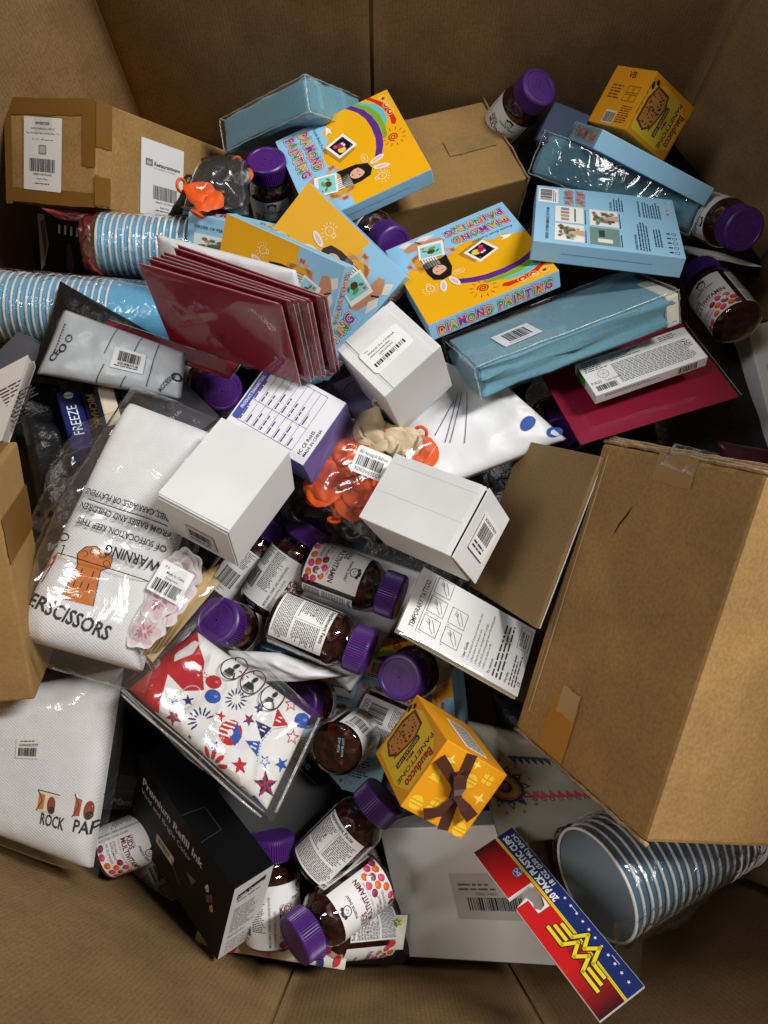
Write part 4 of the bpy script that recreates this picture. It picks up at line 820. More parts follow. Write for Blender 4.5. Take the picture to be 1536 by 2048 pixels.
def ribbon(name, pts, wd, parent, m):
    pts = [Vector(p) for p in pts]; vs = []
    for i, p in enumerate(pts):
        tn = (pts[min(i+1, len(pts)-1)]-pts[max(i-1, 0)]).normalized(); s = tn.cross(Vector((1, 0, 0))).normalized(); ww = wd[i] if hasattr(wd, '__len__') else wd
        vs += [p-s*ww/2, p+s*ww/2, p+s*ww/2+Vector((-.0006, 0, 0)), p-s*ww/2+Vector((-.0006, 0, 0))]
    fs = []
    for i in range(len(pts)-1):
        a, b = i*4, i*4+4; fs += [[a+k, a+(k+1) % 4, b+(k+1) % 4, b+k] for k in range(4)]
    return mesh_obj(name, vs, fs+[[0, 3, 2, 1], [len(vs)-4, len(vs)-3, len(vs)-2, len(vs)-1]], m, parent, False)
x0 = w/2; c = Vector((x0+.006, -.002, -d*.52))          # knot; local y runs along the face, z into the box
band = lambda y, z, e=.001: Vector((x0+e, y, z))
BR = M['brownribbon']
ribbon('ribbon_band', [band(h/2, -d*.40), band(h*.2, -d*.47), band(0, -d*.52), band(-h*.25, -d*.60), band(-h/2, -d*.68)], .012, t, BR)
def loop(sy, sz, L=.028):
    dirv = Vector((0, sy, sz)).normalized(); return [c+Vector((.002, 0, 0)), c+dirv*L*.45+Vector((.009, 0, 0)), c+dirv*L*.95+Vector((.010, 0, 0)), c+dirv*L*1.05+Vector((.004, 0, 0)), c+dirv*L*.8+Vector((.000, 0, 0)), c+dirv*L*.3+Vector((-.002, 0, 0))]
ribbon('bow_loop', loop(.75, .55), [.006, .013, .014, .013, .012, .006], t, BR); ribbon('bow_loop', loop(-.35, -.9, .026), [.006, .013, .014, .013, .012, .006], t, BR)
ribbon('ribbon_tail', [c, c+Vector((.003, .012, .014)), c+Vector((.001, .020, .030)), c+Vector((-.002, .024, .040))], [.005, .010, .012, .013], t, BR); ribbon('ribbon_tail', [c, c+Vector((.003, -.022, .008)), c+Vector((.001, -.032, .020))], [.005, .011, .013], t, BR)
o = rbox('knot', .008, .009, .009, BR, t, .003, (c.x, c.y, c.z+.0045))
t, w, h, d = cake('breadTop', 'orange cake box in the dark far right corner, picture side lit', False)
P = Art(); cake_picture(P, h, w); P.build('picture_side', face(w, h, d, 'F', 270), t)
P = Art(); P.text('VB', 0, h*.33, .012, '7a1a0e', 1, 0, 'c', .02); P.micro(-d*.35, -h*.1, -d*.05, h*.2, .004, '8a3a10', 1, 3); [P.line([(d*.05+k % 2*d*.16, -h*.05+k//2*h*.14), (d*.18+k % 2*d*.16, -h*.05+k//2*h*.14), (d*.18+k % 2*d*.16, h*.06+k//2*h*.14), (d*.05+k % 2*d*.16, h*.06+k//2*h*.14)], .0008, '8a3a10', 1, True) for k in range(4)]
P.rect(-d*.18, -h*.46, d*.1, -h*.24, 'e8dcc8', 1); P.bars(-d*.16, -h*.44, d*.08, -h*.27, '1c1c1c', 2, 4, 20); P.micro(d*.14, -h*.45, d*.4, -h*.12, .003, '8a3a10', 1, 8); P.build('side_print', face(w, h, d, 'L'), t)
# ================================================================== black boxes
mx, (w, h, d) = pose('ink')
t = empty('ink_box', mx, 'black ink refill box standing askew with a white printed end', 'box'); rbox('box_body', w, h, d, M['black'], t, .0010)
A = Art(); E = face(w, h, d, 'D'); A.rect(-w/2+.0006, -d/2+.0006, w/2-.0006, d/2-.0006, 'd9d6d8', 0)
A.poly([(-w*.36, d*.30), (w*.34, d*.36), (w*.34, d*.42), (-w*.36, d*.37)], '1c1418', 1); A.text('High Quality', -w*.33, d*.318, .0062, 'f0eef0', 2, .12, 'l', .01, fit=w*.62); A.text('Bottle Refill Ink', -w*.33, d*.262, .0056, '2a2226', 2, .08, 'l', .01, fit=w*.58)
A.micro(-w*.36, -d*.18, w*.30, d*.18, .0030, '6a6468', 1, 5, .3); A.micro(-w*.36, -d*.26, w*.1, -d*.20, .003, '6a6468', 1, 6)
for k in range(3):
    for j in range(2): A.line([(-w*.34+k*w*.22, -d*.46+j*d*.09), (-w*.15+k*w*.22, -d*.46+j*d*.09), (-w*.15+k*w*.22, -d*.385+j*d*.09), (-w*.34+k*w*.22, -d*.385+j*d*.09)], .0005, '333333', 1, True); A.ring(-w*.245+k*w*.22, -d*.42+j*d*.09, .003, .003, .0006, '333333', 1, 0, 10)
A.build('white_end', E, t, M['inkm'])
A = Art(); ww, hh = h, d
A.text('Premium Refill Ink', -ww*.43, hh*.24, .0175, 'c9c9cb', 1, 0, 'l', .02, fit=ww*.66); A.text('Vivid and Bright Color', -ww*.43, hh*.13, .0115, 'b4b4b6', 1, 0, 'l', .01, fit=ww*.55)
for k, (c_, s_) in enumerate((('e8e8e8', 'B'), ('b3303a', 'M'), ('2f6fb0', 'C'), ('e0b52a', 'Y'))):
    x, y = ww*(.30+.045*(k % 2)+.02*(k//2)), hh*(.13-.10*(k//2)-.05*(k % 2)); A.poly([(x-.003, y), (x-.0035, y-.004), (x, y-.008), (x+.0035, y-.004), (x+.003, y), (x, y+.006)], c_, 1); A.text(s_, x, y-.005, .006, '1a1a1a', 2, 0, 'c', .01)
A.poly([(ww*.10, -hh*.03), (ww*.20, hh*.02), (ww*.17, -hh*.09)], '5a6468', 1); A.poly([(-ww*.05, -hh*.12), (ww*.08, -hh*.28), (ww*.06, -hh*.30), (-ww*.03, -hh*.2)], '4a1420', 1)
A.build('side_print', face(w, h, d, 'L', 270), t)['kind'] = 'stuff'
sticker('white_sticker', .040, .016, face(w, h, d, 'L', 270), t, -ww*.12, -hh*.14, lambda P, w, h: (P.bars(-w*.4, -h*.1, w*.3, h*.3, '444444', 1, 3, 24), P.micro(-w*.4, -h*.4, w*.4, -h*.15, h*.14, '666666', 1, 2)), 'd8d4cc')
A = Art(); A.line([(-w*.5, h*.02), (w*.02, h*.0), (w*.02, -h*.17), (-w*.5, -h*.18)], .0008, '3a3a3c', 0); A.build('flap_cut', face(w, h, d, 'F'), t)
def black_box(mx, d, label, txt=None):
    w, h, dd = d; t = empty('black_box', mx, label, 'box', 'black coffee gadget boxes'); rbox('box_body', w, h, dd, M['black'], t, .001); o = rbox('lid', w+.002, h*.98, .012, M['black'], t, .001, (0, 0, .0015))
    if txt:
        A = Art(); A.text(txt, -w*.40, -dd*.32, dd*.30, '55575c', 0, 0, 'l', .0, fit=w*.8); A.line([(-w*.44, -dd*.42), (w*.44, -dd*.42), (w*.44, dd*.12), (-w*.44, dd*.12)], .0006, '3c3e44', 0, True); A.build('outline_lettering', face(w, h, dd, 'D'), t)
    return t
mx, d = pose('manual'); black_box(mx, (.10, .10, .075), 'black lidded box in the dark gap beside the lower towel', 'Manual Coffee')
mx = pose3(at(600, 1518, -.085), at(680, 1592, -.10), (.15, .3, .95)); black_box(slide(mx, .02, -.05, 0), (.15, .12, .07), 'black box with outlined lettering between the cloth pack and upturned bottle')
A = Art(); A.text('Coffee', 0, 0, .014, '7a7c82', 0, 0, 'l', 0, fit=.042); A.line([(-.01, -.006), (.06, -.006)], .0006, '55575c', 0)
lb = [o for o in bpy.data.objects if o.get('label', '').startswith('black box with outlined')][0]; A.build('outline_lettering', lambda x, y, e: (x-.045, y+.046, .0022+e), lb)
mx = pose3(at(80, 428, .02), at(170, 445, .02), (0, -.75, .7)); t = empty('black_box', slide(mx, .032, -.04, 0), 'black box with violet smoke print under the taped carton', 'box'); rbox('box_body', .075, .085, .05, M['black'], t, .001)
A = Art(); A.poly([(-.036, .04), (-.026, .041), (-.022, .0), (-.030, -.03), (-.036, -.04)], '8f8c98', 0); A.poly([(-.033, .03), (-.026, .034), (-.024, .0), (-.029, -.02)], '3c2f58', 1); A.poly([(.006, .005), (.012, .006), (.016, -.025), (.010, -.038), (.004, -.03)], '33204a', 0)
for k in range(4): A.poly([(-.006+k*.009, .018), (-.003+k*.009, .018), (-.002+k*.009, .030), (-.005+k*.009, .031)], 'c9c9cc', 1)
A.build('smoke_print', face(.075, .085, .05, 'F'), t)
# ================================================================== teal sheet packs
def sheet_pack(k, label, insert=None):
    mx, (w, h, d) = pose(k)
    t = empty('sheet_pack', mx, label, 'bedding pack', 'teal bed sheet packs in clear film')
    bm = bmesh.new(); bmesh.ops.create_cube(bm, size=1)
    for v in bm.verts: v.co = Vector((v.co.x*w*.97, v.co.y*h*.97, (v.co.z-.5)*d*.97-.001))
    bmesh.ops.bevel(bm, geom=bm.edges[:], offset=min(w, h, d)*.16, segments=3, profile=.6, affect='EDGES'); bmesh.ops.subdivide_edges(bm, edges=bm.edges[:], cuts=5, use_grid_fill=True); bm.normal_update()
    for v in bm.verts:
        q = v.co*22; side = max(0, 1-abs(v.normal.z)*1.0)
        v.co += v.normal*((1-abs(noise.noise(Vector((q.x*.7+q.z, q.y*.7, q.z*2.6))))*2.4)*.0075*side-.003*side+noise.noise(q*.6)*.0018)
    me = bpy.data.meshes.new('folded_sheet'); bm.to_mesh(me); bm.free(); me.materials.append(M['teal']); me.shade_smooth(); link(bpy.data.objects.new('folded_sheet', me), t)
    rbox('clear_wrap', w+.001, h+.001, d+.001, M['shrink'], t, .0022, (0, 0, .0012))
    z0 = .0018
    for a, b in (((-w/2, -h/2, z0), (w/2, -h/2, z0)), ((-w/2, -h/2, z0), (-w/2, h/2, z0)), ((w/2, -h/2, z0), (w/2, h/2, z0)), ((-w/2, -h/2, z0), (-w/2, -h/2, -d)), ((w/2, -h/2, z0), (w/2, -h/2, -d)), ((-w/2, h/2, z0), (-w/2, h/2, -d)), ((w/2, h/2, z0), (w/2, h/2, -d)), ((-w/2, h/2, z0), (w/2, h/2, z0))):
        a, b = Vector(a), Vector(b); tube('wrap_seam', [a.lerp(b, i/16)+Vector([random.uniform(-.0007, .0007) for _ in range(3)]) for i in range(17)], [.0005+random.random()*.0006 for _ in range(17)], M['milky'], t, 5)
    return t, w, h, d
t, w, h, d = sheet_pack('sheetMid', 'teal sheet pack with barcode sticker under the upside down craft box')
sticker('barcode_label', .050, .040, face(w, h, d, 'F'), t, -w*.22, -h*.08, lambda P, w, h: (P.bars(-w*.28, -h*.28, w*.36, h*.34, '1a1a1c', 1, 9, 24), P.text('Mom-AQUA-Queen', -w*.34, -h*.40, .0032, '333333', 1), P.micro(-w*.42, -h*.48, w*.4, -h*.42, .0026, '444444', 1, 3)), 'e9ebec', R(5))
o = rbox('card_insert', .017, h*.6, d*.96, M['pale'], t, .003, (w/2-.0095, -h*.2-.0012, -.001))
sheet_pack('sheetTop', 'teal sheet pack in clear film stood against the far wall'); sheet_pack('sheetRight', 'dark teal sheet pack with bright film glare below the box on edge')
mx = pose3(at(1108, 215, .06), at(1165, 238, .06), (0, -.4, .9)); t = empty('wrapped_garment', slide(mx, .025, -.02, 0), 'dark blue garment in shiny film wedged beside the orange cake box', 'garment'); rbox('folded_cloth', .06, .06, .03, mat('slate_cloth', (.06, .09, .16), .8), t, .006, seg=3); rbox('clear_wrap', .064, .064, .033, M['shrink'], t, .003, (0, 0, .002))
# ================================================================== dark red card sleeves
def red_sleeve(mx, w, h, label, m, logo=True, grp='stack of dark red card sleeves'):
    t = empty('card_sleeve', mx, label, 'card sleeve', grp); rbox('card', w, h, .0022, m, t, .0004)
    s = Soft([(-w/2-.003, h/2+.004, .0006), (w/2+.003, h/2+.004, .0006), (w/2+.003, -h/2-.003, .0006), (-w/2-.003, -h/2-.003, .0006)], .0016, 6, .0006, 25, random.randint(0, 99)); s.build('clear_sleeve', M['sleeve'], t, 24, 18, closed=False)
    tube('sleeve_seam', [(w/2+.003, h/2*(1-i/6), .0006) for i in range(13)], .0006, M['milky'], t, 4)
    tube('sleeve_seam', [(-w/2+w*i/12, h/2+.003, .0008+random.uniform(-.0003, .0003)) for i in range(13)], .0006, M['milky'], t, 4)
    if logo: A = Art(); A.line([(-.006, -.004), (-.004, .006), (-.001, -.002), (.002, .007), (.001, -.007), (-.004, -.009)], .0009, '3a0510', 0); A.line([(.003, .005), (.007, .004)], .0009, '3a0510', 0); A.build('embossed_mark', lambda x, y, e: (x-.004, y-.020, e), t)
    return t
mx, (w, h, d) = pose('redFront')
words = ['front', 'second', 'third', 'fourth', 'fifth', 'sixth', 'rearmost']
for k in range(7):
    m2 = slide(mx, .006*k+(.002 if k % 2 else -.001), .0015*k, -.0046*k-.0012*((k*3) % 4)) @ Matrix.Rotation(R(-.7*k), 4, 'Z') @ Matrix.Rotation(R(.6*k), 4, 'X')
    red_sleeve(m2, w, h, '%s dark red glossy card sleeve of the leaning stack' % words[k], M['red'], k == 0)
mx, (w, h, d) = pose('redRight'); red_sleeve(mx, w, h, 'crimson card in clear sleeve lying under the slim test kit', M['redbright'], False)
m3 = pose3(at(205, 655, .115), at(480, 745, .10), (-.2, .5, .85)); red_sleeve(slide(m3, .085, -.002, .001), .17, .030, 'thin dark red card edge slipped under the leaning sleeves', M['red'], False)
# white envelope behind
def softthing(name, label, cat, pts, zs, thick, m, nu=36, nv=36, group=None, part='pouch', lid=None, **k):
    s = Soft(quad(pts, zs), thick, **k); t = empty(name, Matrix.Translation(s.base(.5, .5)), label, cat, group)
    inv = t.matrix_world.inverted(); s.c = [inv @ q for q in s.c]; s.build(part, m, t, nu, nv); return t, s
softthing('padded_envelope', 'white padded envelope standing behind the dark red sleeves', 'envelope', [(312, 468), (592, 540), (640, 735), (345, 640)], [.155, .165, .06, .06], .010, M['whitepoly'], wr=.004, sc=26, seed=3)
# ================================================================== mailers and pouches
softthing('black_bag_or_filler', 'black poly mailer behind the silver accessory pouch', 'mailer', [(120, 562), (345, 690), (330, 790), (62, 752)], [.115, .10, .06, .07], .010, M['blackpoly'], wr=.005, sc=26, seed=4, p=7)
t, s = softthing('accessory_pouch', 'silver grey accessory pouch with barcode sticker', 'pouch', [(128, 618), (372, 706), (362, 800), (74, 748)], [.135, .125, .105, .115], .009, M['greypoly'], wr=.0026, sc=30, seed=5, p=5)
W_, H_ = s.w, s.h; fn = s.fn()
A = Art(); [A.line([(W_*(x-.03*i/12), H_*(b+(a-b)*i/12)) for i in range(13)], .0009, '1d2024', 0) for x, a, b in ((.46, .52, .98), (.45, .02, .34), (.66, .62, .98), (.62, .02, .22), (.80, .12, .98))]
A.text('ACCESSO', W_*.87, H_*.06, .0075, '16181b', 0, R(62), 'l', .01); A.ring(W_*.965, H_*.44, .005, .005, .002, '16181b', 0); A.text('CE', W_*.10, H_*.20, .011, '23272b', 0, R(75), 'l', .02); A.ring(W_*.125, H_*.44, .0038, .0038, .0014, '23272b', 0); A.ring(W_*.145, H_*.60, .0036, .0036, .0010, '23272b', 0); A.micro(W_*.07, H_*.26, W_*.085, H_*.8, .003, '3b4046', 0, 4)
A.build('pouch_print', fn, t, M['inkm'], .0014)['kind'] = 'stuff'
A = Art(); nn = 8
for i in range(nn): A.rect(W_*(.49+.24*i/nn), H_*.32, W_*(.49+.24*(i+1)/nn), H_*.68, 'd4d7da', 0)
o = A.build('barcode_label', fn, t, M['inkm'], .0016); A = Art(); A.bars(W_*.535, H_*.46, W_*.70, H_*.63, '17181a', 0, 6, 30); A.text('X004EMA7UB', W_*.615, H_*.40, .0042, '222222', 0, 0, 'c', .01); A.micro(W_*.52, H_*.34, W_*.72, H_*.39, .0024, '444444', 0, 5); A.build('label_print', fn, o, M['inkm'], .0022)
t, s = softthing('white_mailer', 'big white poly mailer with blue marks beneath the white boxes', 'mailer', [(800, 690), (1010, 770), (1135, 880), (800, 1010)], [.075, .085, .055, .07], .010, M['whitepoly'], 44, 44, wr=.0035, sc=17, seed=6, p=8)
A = Art(); fn = s.fn(); W_, H_ = s.w, s.h
A.ell(W_*.86, H_*.32, .017, .008, '2a4ea0', 0, .9); A.text('A', W_*.845, H_*.26, .012, 'e8ecf4', 1, .9, 'c', .01); A.ell(W_*.97, H_*.14, .014, .009, '2a4ea0', 0, .9)
for a, b in (((.30, .30), (.46, .68)), ((.33, .29), (.50, .70)), ((.42, .26), (.54, .70)), ((.24, .36), (.42, .62))): A.line([(W_*(a[0]+(b[0]-a[0])*i/6), H_*(a[1]+(b[1]-a[1])*i/6)) for i in range(7)], .0008, '30406e', 0)
A.build('mailer_print', fn, t, M['inkm'], .0014)
t, s = softthing('clear_mailer', 'pale grey mailer with a checklist printed on it under the lying bottles', 'mailer', [(640, 1075), (860, 1150), (700, 1388), (560, 1255)], [-.01, -.005, .0, -.02], .008, mat('pale_grey_poly', (.36, .36, .37), .35), wr=.002, sc=22, seed=7, p=8)
A = Art(); fn = s.fn(); W_, H_ = s.w, s.h
for k, tx in enumerate(('1-W', '2-W', '1-B-2', '2-B-21')): y = H_*(.42-.085*k); A.ring(W_*.62, y, .0045, .0045, .0006, '2a2a2c', 0); A.text(tx, W_*.68, y-.004, .010, '2a2a2c', 0, 0, 'l')
A.build('checklist', fn, t, M['inkm'], .0012)
softthing('white_mailer', 'crumpled white mailer edge showing above the patriotic cloth pack', 'mailer', [(455, 1300), (560, 1305), (690, 1350), (470, 1370)], [.03, .03, .02, .0], .010, M['whitepoly'], wr=.004, sc=30, seed=8)
softthing('teal_mailer', 'dark teal printed bag in the gap beneath the facts panel bottle', 'bag', [(515, 1282), (640, 1300), (640, 1340), (520, 1330)], [.0, .0, -.02, -.02], .01, mat('dark_teal_print', (.02, .06, .10), .3), wr=.003, sc=30, seed=9)
# black bags, and black fillers added to make the gaps below look dark
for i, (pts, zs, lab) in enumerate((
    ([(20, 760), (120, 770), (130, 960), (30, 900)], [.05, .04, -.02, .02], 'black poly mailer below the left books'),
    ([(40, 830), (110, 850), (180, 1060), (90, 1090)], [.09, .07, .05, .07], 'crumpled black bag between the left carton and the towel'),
    ([(1080, 760), (1536, 640), (1560, 1000), (1060, 930)], [-.08, -.08, -.10, -.08], 'added black filler deep in the dark right side'),
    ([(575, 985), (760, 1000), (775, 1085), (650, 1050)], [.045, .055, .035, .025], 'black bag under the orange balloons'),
    ([(420, 1370), (860, 1360), (900, 1680), (420, 1700)], [-.17, -.17, -.15, -.16], 'added black filler at the bottom of the central gap'),
    ([(180, 1380), (430, 1380), (420, 1700), (180, 1700)], [-.15, -.15, -.15, -.16], 'added black filler below the black lidded box'),
    ([(980, 1380), (1240, 1480), (1420, 1700), (1050, 1660)], [-.10, -.08, -.10, -.10], 'added black filler below the biggest carton'),
    ([(1000, 180), (1450, 180), (1560, 560), (1000, 480)], [-.12, -.12, -.12, -.10], 'added black filler beneath the far right packs'),
    ([(60, 430), (400, 380), (700, 560), (80, 640)], [-.10, -.10, -.06, -.06], 'added black filler beneath the blue cup stacks'),
    ([(-60, 640), (500, 700), (480, 1300), (-60, 1300)], [-.10, -.06, -.08, -.12], 'added wide black filler under the left side of the heap'),
    ([(450, 560), (1150, 560), (1050, 1300), (480, 1250)], [-.10, -.08, -.08, -.10], 'added wide black filler under the middle of the heap'),
    ([(350, 1700), (800, 1640), (820, 1930), (400, 1920)], [-.16, -.16, -.14, -.14], 'added black filler under the lowest bottles'))):
    softthing('black_bag_or_filler', lab, 'mailer', pts, zs, .02, M['blackpoly'], 30, 30, 'black poly mailers in the gaps', wr=.008, sc=16, seed=20+i, p=6)
softthing('black_bag_or_filler', 'glossy black foil bag crumpled beside the upper orange balloons', 'bag', [(405, 322), (500, 330), (500, 440), (335, 432)], [.09, .09, .07, .06], .014, M['blackpoly'], 36, 36, wr=.007, sc=40, seed=41)
# ================================================================== towels
def towel(pts, zs, label, seed, thick=.026):
    t, s = softthing('folded_towel', label, 'towel', pts, zs, thick, M['terry'], 60, 90, part='towel', wr=.0027, sc=10, seed=seed, p=9)
    return t, s
t, s = towel([(262, 806), (425, 868), (285, 1345), (32, 1275)], [.125, .125, .105, .115], 'white towel in a clear bag, printed with a paw and the word scissors', 11)
W_, H_ = s.w, s.h; fn = s.fn(); A = Art(); OR = 'c9701f'; cx, cy = W_*.40, H_*.285
A.poly([(cx-.015, cy-.030), (cx+.018, cy-.028), (cx+.012, cy+.010), (cx+.020, cy+.016), (cx+.019, cy+.026), (cx+.009, cy+.031), (cx-.002, cy+.033), (cx-.012, cy+.029), (cx-.017, cy+.020), (cx-.012, cy+.008)], OR, 1)
A.line([(cx-.015, cy-.030), (cx-.012, cy+.008), (cx-.017, cy+.020), (cx-.012, cy+.029), (cx-.002, cy+.033), (cx+.009, cy+.031), (cx+.019, cy+.026), (cx+.020, cy+.016), (cx+.012, cy+.010), (cx+.018, cy-.028)], .0009, '1e1a18', 2)
for dx, dy in ((-.010, .022), (-.002, .027), (.008, .026), (.015, .019)): A.ring(cx+dx, cy+dy, .0032, .0032, .0008, '2a1c14', 2, 0, 10)
A.poly([(cx-.002, cy+.012), (cx+.006, cy+.012), (cx+.004, cy+.018), (cx, cy+.018)], 'd8704a', 2)
for dx, dy in ((-.006, .0), (.006, .001), (-.008, -.014), (-.001, -.013), (.006, -.013)): A.line([(cx+dx, cy+dy), (cx+dx, cy+dy+.006)], .0012, '2a1c14', 2)
A.text('ER', W_*.03, H_*.125, .020, '161616', 1, -.10, 'l', .02, fit=.022); A.text('SCISSORS', W_*.20, H_*.112, .022, '161616', 1, -.14, 'l', .02, fit=.066)
A.poly([(W_*.04, H_*.30), (W_*.10, H_*.34), (W_*.11, H_*.30), (W_*.05, H_*.26)], 'cf5a3a', 1); A.line([(W_*.10, H_*.30), (W_*.08, H_*.22)], .0012, '1e1a18', 1); A.ring(W_*.09, H_*.40, .006, .004, .0010, '1e1a18', 1); A.line([(W_*.05, H_*.36), (W_*.13, H_*.37), (W_*.14, H_*.33)], .001, '1e1a18', 1)
A.build('towel_print', fn, t, M['inkm'], .0008)
bs = Soft(s.c, .034, 5, .0035, 22, 12); bs.build('clear_bag', M['bag'], t, 60, 80, grow=.022, closed=False)
inv = t.matrix_world.inverted()
fl = Soft(quad([(150, 850), (262, 812), (40, 1270), (-15, 1215)], [.10, .135, .125, .09]), .012, 3, .010, 34, 77); fl.c = [inv @ q for q in fl.c]; fl.build('bag_margin', M['bag'], t, 30, 80, closed=False)
fl = Soft(quad([(225, 810), (262, 806), (330, 1000), (300, 1010)], [.13, .14, .14, .13]), .006, 3, .004, 40, 78) if 0 else None
A = Art(); bf = bs.fn(); x0, x1, y0, y1 = W_*.17, W_*.99, H_*.335, H_*.56
A.line([(x0+(x1-x0)*i/8, y1) for i in range(9)], .0010, '1a1a1a', 0); A.line([(x0-.02+(x1-x0+.02)*i/8, y0) for i in range(9)], .0010, '1a1a1a', 0)
for k, (tx, sz) in enumerate((('WARNING', .0165), ('OF SUFFOCATION, KEEP THIS', .0098), ('FROM BABIES AND CHILDREN.', .0098), ('CRIBS, CARRIAGES, OR PLAYPENS.', .0098))): A.text(tx, x1-.004, y0+.020+k*.0165+(.004 if k == 0 else .006), sz, '1a1a1a', 0, math.pi, 'l', .015, fit=(.058, .098, .104, .106)[k])
A.build('bag_warning', bf, t, M['inkm'], .0004)
for i, q in enumerate(((265, 800, 60, 1240), (262, 800, 50, 1215))):
    pass
t, s = towel([(-60, 1390), (248, 1335), (186, 1738), (-60, 1640)], [.02, .03, -.03, -.01], 'white towel lower left with barcode sticker, printed rock', 13)
W_, H_ = s.w, s.h; fn = s.fn(); A = Art()
A.text('ROCK', W_*.62, H_*.20, .017, '161616', 1, -.05, 'l', .02, fit=.030); A.text('PAP', W_*.86, H_*.20, .017, '161616', 1, -.08, 'l', .02, fit=.026)
for bx, c_ in ((W_*.66, 'c9781f'), (W_*.92, 'b3502a')): A.poly([(bx-.012, H_*.27), (bx+.012, H_*.26), (bx+.008, H_*.33), (bx+.014, H_*.37), (bx-.012, H_*.385), (bx-.006, H_*.33)], 'e9dcc8', 1); A.poly([(bx-.011, H_*.275), (bx-.004, H_*.28), (bx-.003, H_*.36), (bx-.010, H_*.37)], c_, 2); A.ell(bx+.005, H_*.31, .005, .009, '8a3a24', 2); A.ell(bx+.006, H_*.285, .004, .004, '1c1614', 3); A.line([(bx-.012, H_*.27), (bx-.006, H_*.33), (bx-.012, H_*.385), (bx+.014, H_*.37)], .001, '1c1614', 3)
A.build('towel_print', fn, t, M['inkm'], .0008)
A = Art(); [A.rect(W_*(.41+.032*i), H_*.56, W_*(.41+.032*(i+1)), H_*.68, 'e6e4df', 0) for i in range(5)]; o = A.build('barcode_label', fn, t, M['inkm'], .0014); A = Art(); A.bars(W_*.43, H_*.575, W_*.56, H_*.625, '1b1b1b', 0, 7, 26); A.text('X004AR2P39', W_*.495, H_*.635, .004, '222222', 0, 0, 'c'); A.micro(W_*.44, H_*.645, W_*.54, H_*.67, .0024, '444444', 0, 4); A.build('label_print', fn, o, M['inkm'], .0020)
Soft(s.c, .034, 5, .003, 20, 15).build('clear_bag', M['bag'], t, 60, 60, grow=.012, closed=False)
# ================================================================== patriotic cloth pack
pq = quad([(392, 1262), (622, 1432), (534, 1620), (258, 1378)], [.075, .065, .085, .075]); s = Soft(pq, .020, 6, .0046, 42, 31, stretch=(1, .7)); t = empty('cloth_pack', Matrix.Translation(s.base(.5, .5)), 'folded cloth printed with red and blue stars and fireworks in a zip bag', 'cloth pack'); inv = t.matrix_world.inverted(); s.c = [inv @ q for q in s.c]
W_, H_ = s.w, s.h; A = Art(); RED, NAV, BLU = 'b81c22', '1c2a5e', '2a52a8'
X = lambda u: u*W_; Y = lambda v: v*H_
def UV(zx, zy):          # where a motif sits on the cloth
    px, py = 240+zx*.2734, 1220+zy*.2734; q = [np.array(c) for c in ((392, 1262), (622, 1432), (534, 1620), (258, 1378))]; u = v = .5
    for _ in range(30):
        f = q[0]*(1-u)*v+q[1]*u*v+q[2]*u*(1-v)+q[3]*(1-u)*(1-v)-np.array((px, py)); du = (q[1]-q[0])*v+(q[2]-q[3])*(1-v); dv = q[0]*(1-u)+q[1]*u-q[2]*u-q[3]*(1-u)
        s_ = np.linalg.solve(np.stack([du, dv], 1), -f); u += s_[0]; v += s_[1]
    return X(u), Y(v)
A.poly([UV(*q) for q in ((40, 520), (200, 380), (330, 210), (560, 130), (640, 390), (640, 600), (500, 605), (380, 480), (350, 600), (320, 760), (200, 740), (60, 600))], RED, 1)
A.poly([UV(*q) for q in ((420, 330), (560, 230), (600, 250), (560, 330), (420, 390))], 'e6e5e2', 2)
def burst(c, r, col, a0, a1, n, ln=.6):
    for k in range(n): a = R(a0+(a1-a0)*k/(n-1)); A.ell(c[0]+math.cos(a)*r*.68, c[1]+math.sin(a)*r*.68, r*.32, r*.075*ln/.6, col, 1, a, 10)
burst(UV(875, 665), .0125, NAV, 0, 335, 14); burst(UV(630, 820), .0150, NAV, 60, 260, 9); burst(UV(690, 1150), .0200, RED, 40, 200, 6, 1.); burst(UV(925, 480), .008, RED, 0, 300, 6, .9)
rs = random.Random(9)
for zx, zy, r, c, q in ((530, 675, .0068, NAV, 0), (430, 660, .0062, BLU, 1), (430, 795, .0098, RED, 2), (765, 790, .0066, RED, 0), (965, 815, .0074, RED, 2), (1040, 725, .0074, NAV, 0), (1265, 935, .0086, RED, 1), (725, 1000, .0066, BLU, 1), (545, 937, .0030, NAV, 0), (903, 1140, .0092, RED, 0), (1075, 1110, .0066, BLU, 1), (1185, 1135, .0078, BLU, 0), (1075, 1280, .0135, RED, 2), (650, 495, .005, RED, 1), (1260, 690, .0090, RED, 1)):
    x, y = UV(zx, zy); a = rs.random()
    if q == 2: A.star(x, y, r, c, 2, a, half=NAV)
    else: A.star(x, y, r, c, 2, a)
    if q == 1: A.star(x, y, r*.66, 'e9e7e3', 3, a)
for zx, zy, c in ((712, 540, RED), (708, 645, BLU), (1335, 810, BLU)): x, y = UV(zx, zy); A.ell(x, y, .0095, .0076, c, 2, .3); A.ell(x+.003, y+.002, .0024, .0016, tuple(min(1, k*2+.1) for k in lin(c)), 3, .5, 8)
x, y = UV(840, 905); A.ell(x, y, .0128, .0128, RED, 2)
for k in range(4): A.line([(x-.011, y-.008+k*.005), (x+.003, y-.003+k*.005)], .0018, 'eceae6', 3)
A.poly([(x, y+.0125), (x+.0125, y+.003), (x+.011, y-.008), (x+.001, y-.003)], BLU, 4); A.ell(x, y, .0032, .0032, 'eceae6', 5)
